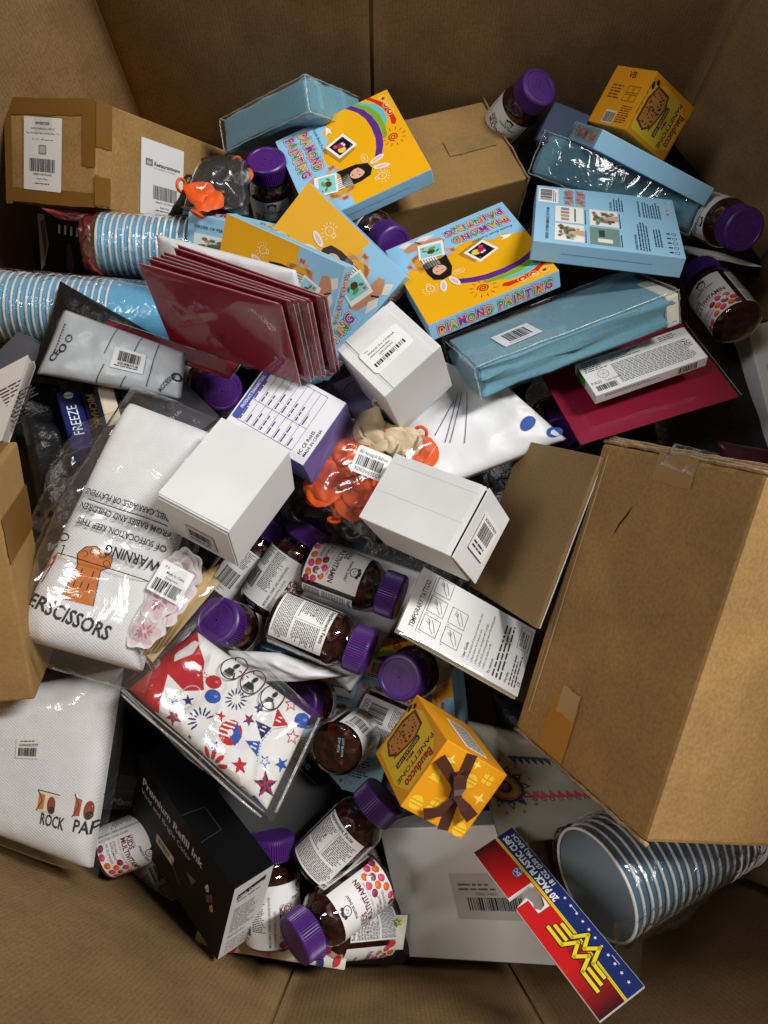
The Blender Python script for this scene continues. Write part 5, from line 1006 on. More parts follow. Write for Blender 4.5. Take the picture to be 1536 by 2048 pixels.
for pts, c in ((((1165, 720), (1240, 850), (1130, 860)), RED), (((1010, 815), (1125, 870), (1050, 955)), NAV), (((940, 960), (1045, 965), (1020, 1080)), BLU)):
    A.poly([UV(*q) for q in pts], c, 2); g = np.mean([UV(*q) for q in pts], 0); A.line([g+(-.003, -.002), g+(.003, -.001)], .0014, 'eceae6', 3); A.line([g+(-.002, .002), g+(.002, .003)], .0012, 'eceae6', 3)
A.line([UV(*q) for q in ((1020, 1110), (1050, 970), (1130, 880), (1260, 850))], .0005, '5a6488', 2)
A.poly([UV(*q) for q in ((935, 1375), (1000, 1350), (1055, 1440), (985, 1450))], BLU, 2); A.line([UV(960, 1380), UV(1015, 1445)], .0012, 'eceae6', 3); x, y = UV(920, 1320); A.ring(x, y, .004, .003, .0009, RED, 2)
img = A.raster(190, 170, 0, 0, W_, H_, 'e6e5e2'); s.build('printed_cloth', M['inkcloth'], t, 190, 170, img)
bs = Soft(s.c, .029, 5, .003, 24, 32); bs.build('zip_bag', M['bag'], t, 50, 50, grow=.014, closed=False); fn = bs.fn(); A = Art()
for u, v in ((.40, .99), (.56, 1.0), (.73, .985)):
    x, y = X(u)*.98, Y(min(v, .93)); A.ring(x, y, .0135, .0135, .0014, '121212', 0, n=28); A.ell(x+.001, y+.0035, .0028, .0030, '121212', 0); A.line([(x-.0095, y+.0095), (x+.0095, y-.0095)], .0016, '121212', 1); A.poly([(x-.006, y-.009), (x-.004, y-.002), (x+.003, y-.001), (x+.006, y-.008)], '121212', 0)
A.build('bag_symbols', fn, t, M['inkm'], .0006)
lo = [s.c[3].lerp(s.c[2], i/14)+Vector((-.004, -.006, .012+.004*math.sin(i*.7))) for i in range(15)]; tube('zip_seal', lo, .0014, M['milky'], t, 6, flat=.4); tube('zip_seal', [q+Vector((.003, .005, .001)) for q in lo], .0008, M['milky'], t, 6)
tube('zip_seal', [s.c[2].lerp(s.c[1], i/10)+Vector((.010, -.002, .006)) for i in range(11)], .0016, M['milky'], t, 6, flat=.3)
lath = [fn(X(.31)+.010*math.cos(k*.449), Y(.42)+.012*math.sin(k*.449), .0012) for k in range(14)]; tube('bag_emboss', lath, .0008, M['milky'], t, 5, True)
# ================================================================== petal picks with bamboo sticks
z = .125; t = empty('cake_topper_pack', Matrix.Translation(at(345, 1225, z)), 'clear pack of pink petal cards and bamboo sticks with a barcode sticker', 'cake toppers'); inv = t.matrix_world.inverted()
for k in range(16):
    o_ = Vector((.0030*(k % 8), .0016*(k % 8), -.0022*(k//8)-.001)); a = inv @ at(398, 1150, z)+o_; b = inv @ at(290, 1308, z-.005)+o_+Vector((random.uniform(-.002, .002), random.uniform(-.004, .003), 0)); tube('stick', [a, b], .0014, M['wood'], t, 6)
mesh_obj('backing_card', [inv @ q for q in quad([(392, 1120), (440, 1165), (305, 1325), (275, 1290)], z-.012)], [[0, 1, 2, 3]], mat('tan_backing_card', (.55, .40, .22), .6), t)
def petal(c, r, a, h, tone):
    n = 36; pts = [(r*(1+.09*math.cos(6*q))*math.cos(q)*.78, r*(1+.09*math.cos(6*q))*math.sin(q)) for q in np.linspace(0, 2*math.pi, n, endpoint=False)]
    A = Art(); A.poly(pts, 'e9e4e4', 0)
    for q in range(6): an = q*math.pi/3; A.ell(r*.52*math.cos(an)*.78, r*.52*math.sin(an), r*.40, r*.24, tone, 1, an, 14); A.ell(r*.30*math.cos(an)*.78, r*.30*math.sin(an), r*.16, r*.07, 'c77f8c', 2, an, 8)
    ca, sa = math.cos(a), math.sin(a); cc = inv @ at(*c, z)
    A.build('petal_card', lambda x, y, e: (cc.x+x*ca-y*sa, cc.y+x*sa+y*ca, cc.z+h+e+.22*(x*ca-y*sa)), t, M['inkm'])
for i, (c, r) in enumerate((((372, 1140), .022), ((366, 1146), .022), ((360, 1152), .022), ((318, 1215), .026), ((314, 1222), .026), ((300, 1258), .020), ((296, 1266), .020), ((352, 1196), .024), ((340, 1180), .026), ((330, 1205), .022))): petal(c, r*1.12, .5+i*.23, .004+.0014*i, ('e0c6cb', 'e6d2d6', 'dcbcc3')[i % 3])
cc = inv @ at(352, 1172, z)
sticker('barcode_label', .040, .036, lambda x, y, e: (cc.x+x, cc.y+y, cc.z+.022+e+.1*x), t, 0, 0, lambda P, w, h: (P.bars(-w*.42, -h*.42, w*.42, -h*.05, '1a1a1a', 1, 6, 24), P.text('2ouegment', 0, h*.02, h*.10, '222222', 1, 0, 'c'), P.text('P.6', -w*.35, h*.30, h*.12, '222222', 1), P.text('Made in China', w*.05, h*.16, h*.11, '222222', 1, 0, 'c', .01)), 'efefee', R(-28))
Soft([inv @ q for q in quad([(372, 1098), (462, 1182), (306, 1345), (252, 1262)], [z, z, z-.01, z])], .022, 4, .004, 30, 17).build('clear_bag', M['bag'], t, 36, 36, closed=False)
# ================================================================== balloons
def balloon_mesh(name, m, parent, L=.05, r=.017, seed=0, flat=.55, bend=.4):
    n, k = 9, 22; vs = []; fs = []
    def pt(q, a, s):
        ca, sa = math.cos(a), math.sin(a); neck = max(0, sa)**6
        x = r*1.15*q*ca*(1-.45*max(0, sa)**2); y = L*q*(sa*.85+.15*neck) if sa > 0 else L*.75*q*sa
        f = noise.noise(Vector((x*75+seed*3.1, y*75, seed))); g = noise.noise(Vector((x*40, y*60+seed, 4)))
        return (x+bend*.25*y*abs(y)/L, y, s*r*.24*(1-q*q)**.5+(1-abs(f)*2.2)*.0032+g*.005)
    for s in (1, -1):
        for i in range(n+1):
            for jj in range(k): vs.append(pt(max(.02, i/n), jj*2*math.pi/k, s if i < n else 0))
    for s in (0, 1):
        o0 = s*(n+1)*k
        for i in range(n):
            for jj in range(k):
                q = [o0+i*k+jj, o0+i*k+(jj+1) % k, o0+(i+1)*k+(jj+1) % k, o0+(i+1)*k+jj]; fs.append(q[::-1] if s == 0 else q)
        fs.append([o0+jj for jj in range(k)])
    o = mesh_obj(name, vs, fs, m, parent, True)
    e = (bend*L*.4, L, 0); tube('mouth_ring', [(e[0]+math.cos(a)*r*.46, e[1]+.002+.25*r*math.sin(a), math.sin(a)*r*.40) for a in np.linspace(0, 2*math.pi, 14, endpoint=False)], .0021, m, o, 6, True)
    return o
rn = random.Random(12); LT = Matrix.Translation
def put_balloon(px, py, z, m, ang, tilt, sc, seed, label, grp):
    o = balloon_mesh('balloon', m, None, .030*sc, .0200*sc, seed, rn.uniform(.5, .8), rn.uniform(-.7, .7)); tag(o, label, 'balloon', grp)
    o.matrix_world = LT(at(px, py, z)) @ Matrix.Rotation(ang, 4, 'Z') @ Matrix.Rotation(tilt, 4, 'X')
G1 = 'orange balloons in the barcode bag'; L1 = 'deflated orange balloon in the clear bag with the barcode sticker'
for i, (x, y) in enumerate(((690, 905), (722, 890), (655, 955), (690, 960), (725, 950), (750, 930), (650, 985), (685, 1000), (715, 985), (735, 990), (640, 975), (700, 1012), (668, 925), (840, 905), (815, 895), (745, 965), (700, 930), (705, 975))): put_balloon(x, y, .105-.0006*(y-880)/4+rn.uniform(-.006, .006), M['balloon'], rn.uniform(0, 6.3), rn.uniform(-.5, .5), rn.uniform(.75, 1.0), i, L1, G1)
for i, (x, y) in enumerate(((735, 862), (765, 868), (790, 880), (755, 880), (815, 885), (740, 850))): put_balloon(x, y, .108+rn.uniform(-.004, .006), M['cream'], rn.uniform(0, 6.3), rn.uniform(-.4, .4), .8, 40+i, 'deflated cream balloon in the clear bag beside the white box', 'cream balloons in the clear bag')
for i, (x, y) in enumerate(((760, 895), (635, 1005), (690, 1030), (730, 1045), (612, 990), (712, 1052))): put_balloon(x, y, .095 if i == 0 else .06, M['blackballoon'], rn.uniform(0, 6.3), rn.uniform(-.4, .4), .9, 60+i, 'deflated black balloon at the lower end of the balloon bag', 'black balloons in the clear bag')
s = Soft(quad([(700, 835), (880, 880), (750, 1090), (590, 985)], [.115, .115, .075, .075]), .026, 3, .005, 26, 18); t = empty('balloon_bag', LT(s.base(.5, .5)), 'clear bag over orange, cream and black balloons with a barcode sticker', 'balloon bag'); inv = t.matrix_world.inverted(); s.c = [inv @ q for q in s.c]; s.build('clear_bag', M['bag'], t, 44, 44, closed=False)
cc = inv @ at(742, 927, .14)
sticker('barcode_label', .040, .031, lambda x, y, e: (cc.x+x, cc.y+y, cc.z+e+.15*y), t, 0, 0, lambda P, w, h: (P.bars(-w*.40, -h*.22, w*.38, h*.16, '181818', 1, 5, 28), P.text('X003V65ECP', 0, -h*.42, h*.20, '181818', 1, 0, 'c', 0, fit=w*.8), P.text('BD Aoopgok Balloon', 0, h*.24, h*.17, '181818', 1, 0, 'c', 0, fit=w*.84)), 'f0f0ee', R(-22), r=.003)
G2 = 'balloons beside the far left carton'
for i, (x, y) in enumerate(((402, 390), (418, 402))): put_balloon(x, y, .118, M['balloon'], (1.2, 2.6)[i], .2, .85, 80+i, 'orange balloon in the bag beside the upper standing bottle', G2)
put_balloon(486, 350, .095, M['balloon'], .4, .3, .6, 85, 'single orange balloon poking out at the purple cap of the standing bottle', G2)
for i, (x, y) in enumerate(((445, 368), (464, 394), (446, 398), (466, 356), (432, 352), (420, 368))): put_balloon(x, y, .10, M['blackballoon'], rn.uniform(0, 6.3), rn.uniform(-.5, .5), 1.05, 90+i, 'black balloon in the bag beside the far left carton', G2)
s = Soft(quad([(400, 322), (492, 322), (498, 430), (365, 430)], [.10, .10, .09, .09]), .03, 3, .006, 30, 19); t = empty('balloon_bag', LT(s.base(.5, .5)), 'clear bag of black and orange balloons beside the far left carton', 'balloon bag'); inv = t.matrix_world.inverted(); s.c = [inv @ q for q in s.c]; s.build('clear_bag', M['bag'], t, 36, 36, closed=False)
# ================================================================== temporary tattoo cards
mx, (w, h, d) = pose('tattoo')
t = empty('tattoo_pack', mx, 'pack of white temporary tattoo cards with step drawings', 'card pack')
for k in range(5): rbox('card', w-.001*(k % 2), h-.0012*(k % 3), d/5-.0003, M['whitepaper'] if k < 1 else M['pale'], t, .0002, (.0008*(k % 2), .0006*(k % 3), -d*k/5))
F = face(w, h, d, 'F', 90); A = Art(); ww, hh = h, w
A.text('TEMPORARY TATTOO', -ww*.38, hh*.40, .0085, '1c1c1c', 1, 0, 'l', .01, fit=ww*.74); A.line([(-ww*.40, hh*.375), (ww*.44, hh*.375)], .0006, '333333', 1)
def hand(x, y, s_, sd):
    r = random.Random(sd); A.line([(x-.009*s_, y-.006*s_), (x-.002*s_, y), (x+.006*s_, y+.002*s_), (x+.009*s_, y+.005*s_)], .0006, '333333', 1); A.line([(x-.006*s_, y-.008*s_), (x+.003*s_, y-.004*s_), (x+.009*s_, y)], .0006, '333333', 1)
    for k in range(3): A.line([(x+.001*s_+k*.0016*s_, y+.001*s_), (x+.004*s_+k*.002*s_, y+.006*s_-k*.001*s_)], .0005, '333333', 1)
for k, (a, b) in enumerate(((-.36, .22), (-.06, .22), (.24, .22), (-.36, .04), (-.06, .04))):
    x0, y0 = ww*a, hh*b; x1, y1 = x0+ww*.24, y0+hh*.135; A.line([(x0, y0), (x1, y0), (x1, y1), (x0, y1)], .0006, '2c2c2c', 1, True); hand((x0+x1)/2, (y0+y1)/2, .95, k); A.text(str(k+1), x0-.004, y1-.003, .004, '2c2c2c', 1)
A.text('User Guide', -ww*.40, -hh*.03, .0046, '1c1c1c', 1, 0, 'l', .02)
for k, tx in enumerate(('1 Cut out tattoo of choice and remove clear sheet.', '2.Place tattoo face downon skin.', '3.Wet the tattoo thoroughly with a sponge.', '4.After 20-30 seconds,gently remove the backing paper.', '5.Allow the tattoo to dry.')): A.text(tx, -ww*.40, -hh*(.065+.033*k), .0040, '333333', 1, 0, 'l', 0, fit=ww*(.72, .5, .62, .78, .38)[k])
A.text('To remove:', -ww*.42, -hh*.245, .0044, '1c1c1c', 1, 0, 'l', .02); A.micro(-ww*.42, -hh*.36, ww*.40, -hh*.26, .0046, '3c3c3c', 1, 3, .2)
A.text('Warning:', -ww*.42, -hh*.385, .0040, '1c1c1c', 1, 0, 'l', .02); A.micro(-ww*.42, -hh*.47, ww*.05, -hh*.40, .0034, '3c3c3c', 1, 4, .3); A.line([(ww*.12, -hh*.48), (ww*.44, -hh*.48), (ww*.44, -hh*.39), (ww*.12, -hh*.39)], .0006, '8a5a3a', 1, True); A.text('FACEGEM', ww*.15, -hh*.425, .0050, '5a3a2a', 1, 0, 'l', .02); A.micro(ww*.15, -hh*.475, ww*.42, -hh*.435, .0024, '5a4a3a', 1, 5); A.text('CE', -ww*.38, -hh*.492, .0052, '333333', 1, 0, 'l', .02)
A.build('card_print', F, t, M['inkm']); Soft([(-w/2-.006, h/2+.004, -.002), (w/2+.008, h/2+.004, -.002), (w/2+.008, -h/2-.004, -.002), (-w/2-.006, -h/2-.004, -.002)], .0034, 6, .0012, 26, 5).build('clear_sleeve', M['sleeve'], t, 30, 24, closed=False)
# ================================================================== cups
def make_cup(R_, H_, wall, inside=True):
    root = empty('paper_cup'); lathe('cup_wall', [(R_*.70, -H_), (R_*.985, -.002)], 48, wall, root)
    lathe('inner_wall', [(R_*.965, -.001), (R_*.68, -H_+.004), (.001, -H_+.004)], 48, M['cupin'], root)
    lathe('rim', [(R_*.970+.0018*(1-math.cos(a))*.9, .0017*math.sin(a)) for a in np.linspace(0, 2*math.pi, 9)], 48, M['cuprim'], root); return root
ORD = 'first second third fourth fifth sixth seventh eighth ninth tenth eleventh twelfth thirteenth fourteenth fifteenth sixteenth seventeenth eighteenth nineteenth twentieth'.split()
def cup_stack(p0, axis, n, pitch, R_, H_, wall, label, grp):
    """cups nested along axis (pointing from the first mouth into the stack)"""
    ax = Vector(axis).normalized(); pr = make_cup(R_, H_, wall)
    for k in range(n):
        o = pr if k == 0 else copy_tree(pr); q = Vector(p0)+ax*pitch*k+Vector([random.uniform(-.0004, .0004) for _ in range(3)]); o.matrix_world = frame(q, -ax, CAM, k*.4); tag(o, '%s %s, counting from its open end' % (ORD[k], label), 'paper cup', grp)
cup_stack(at(212, 490, .05), at(380, 500, .045)-at(212, 490, .05), 15, .0088, .041, .10, M['cup'], 'light blue paper cup in the upper left stack', 'upper blue cup stack')
cup_stack(at(-30, 612, .06), at(250, 632, .05)-at(-30, 612, .06), 20, .0090, .046, .11, M['cup'], 'light blue paper cup in the lower left stack', 'lower blue cup stack')
s3 = at(1190, 1768, .065); vd = (s3-CAM).normalized(); rt = Vector((.88, .47*math.cos(TILT), .47*math.sin(TILT))); ax3 = vd*.50+(rt-vd*rt.dot(vd)).normalized()*.866
cup_stack(s3, ax3, 19, .0108, .0585, .125, M['cupdark'], 'navy striped cup in the stack below the biggest carton', 'navy cup stack')
def cup_bag(p0, axis, L, R_, label, seed, mouth=.02):
    ax = Vector(axis).normalized(); t = empty('cup_bag', frame(p0, ax, CAM), label, 'plastic bag')
    prof = ([(R_*.15, -mouth*1.6), (R_*.75, -mouth)] if mouth > .015 else [])+[(R_*1.04, -.004)]+[(R_*(1.05-.10*i/8), L*i/8) for i in range(1, 9)]+[(R_*.6, L*1.05)]
    o = lathe('clear_bag', prof, 60, M['crinkle'], t, lambda a, q: 1+.035*noise.noise(Vector((math.cos(a)*4, math.sin(a)*4, q*1.3+seed)))+.02*abs(noise.noise(Vector((math.cos(a)*9+seed, math.sin(a)*9, q*.4)))))
    return t
cup_bag(at(212, 490, .05), at(380, 500, .045)-at(212, 490, .05), .13, .043, 'clear bag round the upper left stack of blue cups', 3)
cup_bag(at(-30, 612, .06), at(250, 632, .05)-at(-30, 612, .06), .27, .0485, 'clear bag round the lower left stack of blue cups', 5)
t = cup_bag(s3, ax3, .20, .061, 'clear bag round the navy cup stack at lower right', 8, .012)
fl = Soft(quad([(1225, 1845), (1290, 1850), (1275, 1985), (1235, 1930)], [.08, .08, .02, .04]), .003, 4, .006, 60, 9, under=.3); inv = t.matrix_world.inverted(); fl.c = [inv @ q for q in fl.c]; fl.n = (inv.to_3x3() @ fl.n); fl.build('bag_tail', M['crinkle'], t, 24, 30, closed=False)
fl = Soft(quad([(1290, 1850), (1400, 1780), (1420, 1800), (1285, 1880)], [.05, .03, .0, .0]), .003, 4, .006, 60, 10, under=.3); fl.c = [inv @ q for q in fl.c]; fl.n = (inv.to_3x3() @ fl.n); fl.build('bag_tail', M['crinkle'], t, 24, 24, closed=False)
# crinkled red bag beside the upper stack
softthing('red_bag', 'crinkled red printed bag at the mouth of the upper cup stack', 'bag', [(176, 432), (206, 430), (206, 552), (180, 548)], [.06, .07, .05, .04], .02, add_mottle(mat('red_print_bag', (.22, .03, .03), .25), 40, .7), wr=.006, sc=60, seed=51)
softthing('red_card_pack', 'thin red card pack in film under the taped carton edge', 'card pack', [(80, 415), (215, 428), (205, 448), (120, 440)], [.07, .07, .06, .06], .006, add_mottle(mat('red_card_print', (.35, .05, .06), .3), 60, .5), wr=.002, sc=60, seed=52)
# ================================================================== header card of the cup pack
mx, (w, h, d) = pose('header')
t = empty('header_card', mx, 'red and navy cup pack header card with a yellow emblem and hook hole', 'header card')
xl, xr = -w/2, w/2; ya, yb = h*(.5-.325), h*(.5-.385); yc = h*(.5-.44)
out = [(xl, h/2), (xr, h/2), (xr, -h/2), (xl, -h/2), (xl, yb), (xl+w*.30, yb+.004), (xl+w*.34, yb-.004), (xl+w*.30, yb-.010), (xl+w*.38, yc-.004), (xl+w*.50, yc-.002), (xl+w*.57, yc+.008), (xl+w*.57, ya-.004), (xl+w*.46, ya+.001), (xl, ya)]
vs = [(x, y, 0) for x, y in out]+[(x, y, -d) for x, y in out]; n = len(out)
mesh_obj('card_box', vs, [list(range(n))[::-1], [i+n for i in range(n)]]+[[i, (i+1) % n, (i+1) % n+n, i+n] for i in range(n)], M['whitepaper'], t)
A = Art(); clip = lambda y: w*.12-(.5-y/h)*0
def left_x(y):               # inner edge of the hook hole per height
    return xl
ys = np.linspace(h/2, -h/2, 61); redc = []
for a, b in zip(ys[:-1], ys[1:]):
    m_ = .5-(a+b)/2/h; k = min(1, m_/.22, (1-m_)/.24); k = max(.0, k); col = tuple(c*k+q*(1-k) for c, q in zip((.62, .012, .012), (.035, .006, .008))); x1 = w*.06+w*.05*math.sin(m_*3)
    if not (yc-.004 < (a+b)/2 < ya+.001): A.rect(xl+.0003, b, x1, a, col, 0)
    else:
        if (a+b)/2 < yb: A.rect(xl+.0003, b, xl+w*.30, a, col, 0)
        A.rect(xl+w*.57, b, x1+w*.06, a, col, 0)
    A.rect(x1, b, xr-.0003, a, '1d2d6b', 0)
for i in range(60):
    m_ = i/60; y = h/2-m_*h; x1 = w*.06+w*.05*math.sin(m_*3); A.rect(x1-.0006, y-h/60, x1+.0022, y, 'f2df2a', 1); A.rect(x1+.0006, y-h/60, x1+.0010, y, '8a7a10', 2)
A.text('20 PACK PLASTIC CUPS', w*.305, h*.035, .0098, 'eef0f4', 2, math.pi/2, 'l', .04, fit=h*.44); A.text('18 OZ (530 ML) EACH', w*.445, h*.10, .0070, 'e4e6ee', 2, math.pi/2, 'l', .02, fit=h*.36)
for k in range(11): A.star(w*.40-.0004*k, h*.02-k*h*.047, .0019, 'eef0f4', 2)
A.line([(w*.40, -h*.03), (w*.40, -h*.075)], .0005, 'eef0f4', 2); A.line([(w*.40, -h*.32), (w*.40, -h*.37)], .0005, 'eef0f4', 2)
A.ell(-w*.02, h*.27, .0052, .0052, '2a62b0', 3); A.ring(-w*.02, h*.27, .0047, .0047, .0004, 'cfe0f4', 4); A.text('DC', -w*.02+.0017, h*.27, .0056, 'e8f0fa', 4, math.pi/2, 'c', .03)
for k in range(12): bx = -w*.5+.002+k*.0012; A.rect(-w*.20+.0005*(k % 4), -h*(.10+.022*k), -w*.20+.010+.002*((k*5) % 3), -h*(.118+.022*k), (.30, .008, .010), 1)
EM = lambda u, v: (w*.04-v*.022, -h*.225+u*.036)       # emblem: u along the card, v up towards the red side
for colr, th, l in (('141414', .0056, 3), ('f4e12c', .0036, 4)):
    for dy, wing in ((.30, 1.), (-.28, .84)):
        A.line([EM(*q) for q in ((-wing, .30+dy), (-.42, .30+dy), (-.22, -.34+dy), (0, .20+dy), (.22, -.34+dy), (.42, .30+dy), (wing, .30+dy))], th, colr, l)
    for sg in (-1, 1): A.line([EM(sg*.92, .31), EM(sg*.46, .31)], th, colr, l)
A.build('card_print', face(w, h, d, 'F'), t)
# ================================================================== books
def book(mx, w, h, d, label, spine_col, txt, tcol, pages_front=False):
    t = empty('hardback_book', mx, label, 'book', 'hardback books at the left'); rbox('cover', w, h, d, spine_col, t, .004, seg=3)
    return t
mx, (w, h, d) = pose('books'); t = book(mx, w, h, .09, 'navy hardback book, spine up, titled freeze', M['navy'], '', '')
A = Art(); A.ell(0, h*.40, .0058, .0058, 'dfe6ee', 0); A.text('FORGE', 0, h*.385, .0042, '1a1f4a', 1, 0, 'c', .03, fit=.0105)
A.text('FREEZE', .0055, -h*.30, .017, 'e8ebf2', 0, math.pi/2, 'l', .0, fit=.052); A.text('EEP', .0055, -h*.62, .017, 'e8ebf2', 0, math.pi/2, 'l', .0, fit=.026) if 0 else None
A.build('spine_title', face(w, h, .09, 'F'), t)
mx, (w, h, d) = pose('book2'); t = book(mx, w+.004, h+.010, .06, 'dark book with cream page block facing up', mat('dark_book_cover', (.012, .014, .03), .3), '', '')
rbox('page_block', w*.80, h*.98, .01, M['pages'], t, .003, (0, 0, .0012)); A = Art(); [A.rect(-w*.36+k*w*.08, h*.475, -w*.32+k*w*.08, h*.51, 'e9e4d8' if k % 2 else '22222a', 0) for k in range(9)]; A.build('headband', lambda x, y, e: (x, y, .0013+e), t)
mx, (w, h, d) = pose('books'); t = book(slide(mx, .026, .001, -.006), .024, h, .085, 'dark navy book with a gold author name between the other two', mat('dark_navy_cover', (.008, .012, .04), .3), '', '')
A = Art(); A.text('MICHAEL', -.005, h*.42, .013, 'b89a3a', 0, -math.pi/2, 'l', .02, fit=.060); A.rect(.003, -h*.1, .006, h*.38, '3a4a8a', 0); A.build('spine_title', face(.024, h, .085, 'F'), t)
# ================================================================== left edge odds and ends
def plate(name, label, cat, pts, zs, th, m, part='panel'):
    q = [at(x, y, z_) for (x, y), z_ in zip(pts, zs)]; c = sum(q, Vector())/len(q); t = empty(name, LT(c), label, cat); n_ = (q[1]-q[0]).cross(q[-1]-q[0]).normalized(); n_ = n_ if n_.z > 0 else -n_
    k = len(q); vs = [p-c for p in q]+[p-c-n_*th for p in q]; o = mesh_obj(part, vs, [list(range(k)), [i+k for i in range(k)][::-1]]+[[i, (i+1) % k, (i+1) % k+k, i+k] for i in range(k)], m, t); bv = o.modifiers.new('b', 'BEVEL'); bv.width = .0012; bv.segments = 2
    x = (q[1]-q[0]).normalized(); y = n_.cross(x); return t, lambda a, b, e: (q[0]-c)+x*a+y*b+n_*e
t, f = plate('phone_case_box', 'smoke grey phone case pack below the accessory pouch', 'case box', [(265, 788), (365, 762), (436, 832), (392, 868), (330, 842)], [.075, .075, .07, .075, .075], .014, M['greycase'])
A = Art(); A.text('uck', .022, -.016, .013, '5a606a', 0, -.15, 'l', .02); A.text('ase', .020, -.030, .020, '6a707c', 0, -.15, 'l', .03); A.text('Define My Life', .020, -.058, .0065, 'b9bec8', 0, .45, 'l', .01); A.build('case_print', f, t, M['inkm'], .0004)
t, f = plate('phone_case_box', 'grey phone case pack at the left edge below the cup stack', 'case box', [(38, 665), (78, 690), (66, 745), (-10, 800), (-40, 740)], [.09, .085, .07, .06, .07], .02, M['greycase'])
t, f = plate('printed_sleeve_box', 'cream box side with fine print at the left edge', 'box', [(-40, 762), (55, 712), (58, 722), (2, 880), (-60, 900)], [.10, .10, .10, .09, .09], .02, mat('cream_board', (.55, .50, .44), .6))
A = Art(); A.micro(.012, -.075, .052, -.022, .0042, '3a3430', 0, 5, .4); A.build('fine_print', f, t, M['inkm'], .0004)
t, f = plate('phone_case_tray', 'lilac silicone tray in clear film between the white and violet boxes', 'phone case', [(668, 768), (705, 752), (772, 850), (735, 872)], [.07, .07, .075, .07], .012, M['lilac'])
o_ = [f(.020+.013*math.cos(a)*1.2, -.020+.013*math.sin(a), .001) for a in np.linspace(0, 2*math.pi, 20, endpoint=False)]; tube('raised_ring', o_, .0016, M['lilac'], t, 6, True)
# sticker sheets at the bottom
def sheets(pts, zs, label, n, art):
    s = Soft(quad(pts, zs), .004, 8, .002, 12, 3); t = empty('sticker_sheet_pad', LT(s.base(.5, .5)), label, 'sticker sheets'); inv = t.matrix_world.inverted(); s.c = [inv @ q for q in s.c]
    for k in range(n): 
        s2 = Soft([q-s.n*(.0016*k)+Vector((.0006*(k % 2), -.0005*(k % 3), 0)) for q in s.c], .003, 8, .002, 12, 3); s2.build('sheet', M['pale'], t, 24, 10, closed=False, lift=-.0002*k)
    A = Art(); r = random.Random(n); fn = s.fn()
    for k in range(22): x, y = r.uniform(.05, .95)*s.w, r.uniform(.1, .9)*s.h; c_ = ('c4303a', 'e8c52a', '26356a', '7a8a9a', 'd8a0b0', '3a8a5a')[k % 6]; (A.star(x, y, .006, c_, 0, r.random(), 6, .5) if k % 2 else A.ell(x, y, .006, .004, c_, 0, r.random()*3))
    A.build('sticker_print', fn, t, M['inkm'], .0012); return t
sheets([(400, 1845), (700, 1868), (688, 1940), (386, 1892)], [-.085, -.085, -.085, -.09], 'pale sticker sheet pad with colourful flowers at the bottom of the heap', 4, 0)
sheets([(640, 1830), (815, 1830), (805, 1898), (660, 1908)], [-.115, -.115, -.11, -.11], 'second pale sheet pad under the lowest bottle', 3, 0)
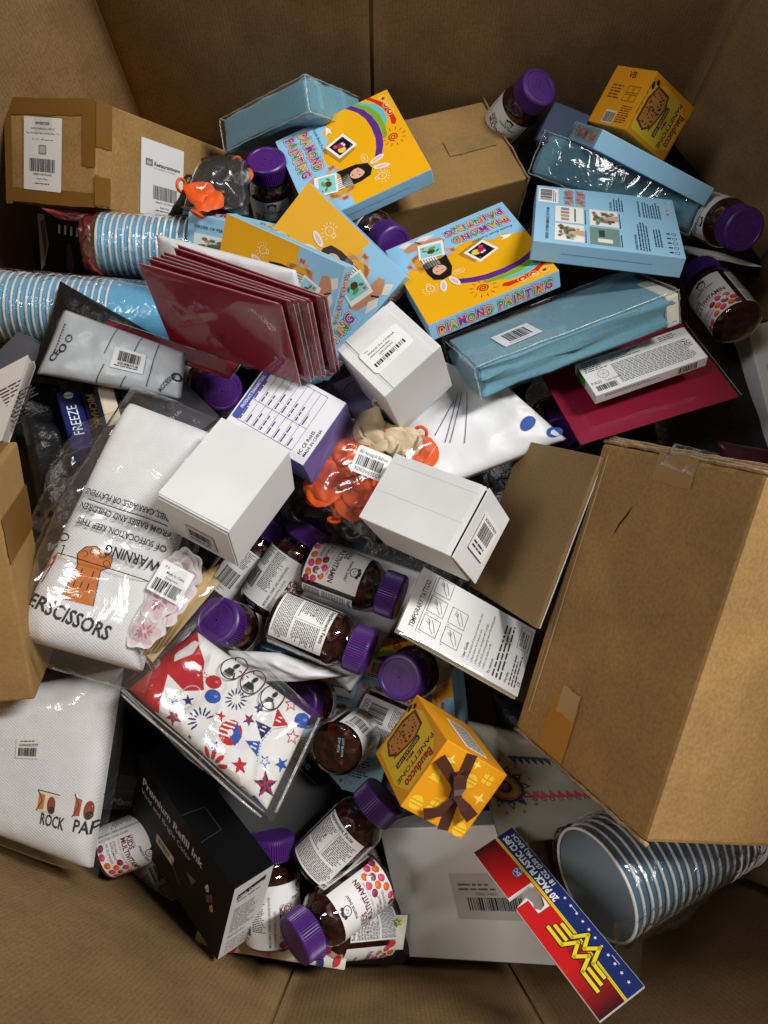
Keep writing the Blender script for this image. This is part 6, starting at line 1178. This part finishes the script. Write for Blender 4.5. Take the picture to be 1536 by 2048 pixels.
# patterned pouch under the big carton
t, s = softthing('patterned_bag', 'pale bag with a sun mandala and triangle borders beside the cake box', 'bag', [(930, 1440), (1080, 1470), (1300, 1660), (1000, 1690)], [.01, .02, .02, -.02], .012, mat('pale_olive_print', (.26, .255, .20), .4), wr=.003, sc=18, seed=61, p=8)
A = Art(); fn = s.fn(); W_, H_ = s.w, s.h; cx, cy = W_*.20, H_*.50
for k in range(12): a = k*math.pi/6; A.poly([(cx+0.0216*math.cos(a-.2), cy+0.0216*math.sin(a-.2)), (cx+0.0302*math.cos(a), cy+0.0302*math.sin(a)), (cx+0.0216*math.cos(a+.2), cy+0.0216*math.sin(a+.2))], '1c2a4e', 0); A.poly([(cx+0.0223*math.cos(a-.1), cy+0.0223*math.sin(a-.1)), (cx+0.0274*math.cos(a), cy+0.0274*math.sin(a)), (cx+0.0223*math.cos(a+.1), cy+0.0223*math.sin(a+.1))], '9a9426', 1); A.poly([(cx+0.0324*math.cos(a+.26), cy+0.0324*math.sin(a+.26)), (cx+0.0367*math.cos(a+.2), cy+0.0367*math.sin(a+.2)), (cx+0.0360*math.cos(a+.34), cy+0.0360*math.sin(a+.34))], '9c4450', 0)
A.ring(cx, cy, 0.0194, 0.0194, 0.0029, '1c2a4e', 1, n=36); A.ring(cx, cy, 0.0169, 0.0169, 0.0018, 'b03a4a', 1, n=32); A.ell(cx, cy, 0.0151, 0.0151, '9a9426', 1); A.ell(cx, cy, 0.0086, 0.0086, '1c2a4e', 2); A.ell(cx, cy, 0.0050, 0.0050, '9c4450', 3)
for k in range(8): x, y = W_*(.42+.07*k), H_*.72; A.poly([(x-.006, y+.007), (x+.006, y+.007), (x, y-.005)], '1c2a4e', 0); x, y = W_*(.36+.07*k), H_*.42; A.poly([(x-.005, y-.004), (x+.005, y-.004), (x, y+.006)], 'b8303a', 0); A.ring(x+.006, y-.006, .0022, .0022, .0007, '3a3a4a', 0, 0, 8)
A.build('bag_print', fn, t, M['inkm'], .0012)
# right wall odds
softthing('white_mailer', 'white mailer edge standing against the right wall near the far corner', 'mailer', [(1362, 490), (1440, 505), (1530, 535), (1370, 505)], [.03, .03, .03, .02], .006, M['whitepoly'], 24, 12, wr=.003, sc=30, seed=71)
mx = pose3(at(1500, 650, -.02), at(1600, 630, -.02), (-.5, -.3, .8)); t = empty('white_box', slide(mx, .06, -.11, 0), 'pale white box against the right wall with small print', 'box'); rbox('box_body', .13, .22, .08, M['white'], t, .002)
A = Art(); A.line([(-.05, .02), (-.02, .02), (-.02, .05), (-.05, .05)], .0006, '55555a', 0, True); A.micro(-.055, -.06, -.01, -.0, .005, '55555a', 0, 3); A.build('side_print', face(.13, .22, .08, 'F'), t, M['inkm'])['kind'] = 'stuff'
softthing('maroon_pouch', 'dim maroon pouch behind the top edge of the biggest carton', 'pouch', [(1430, 880), (1540, 900), (1540, 950), (1440, 930)], [.0, .0, -.02, -.02], .012, mat('maroon_pouch', (.08, .012, .03), .35), 20, 16, wr=.003, sc=30, seed=72)
# ================================================================== drop stray prototypes' empties that carry no label
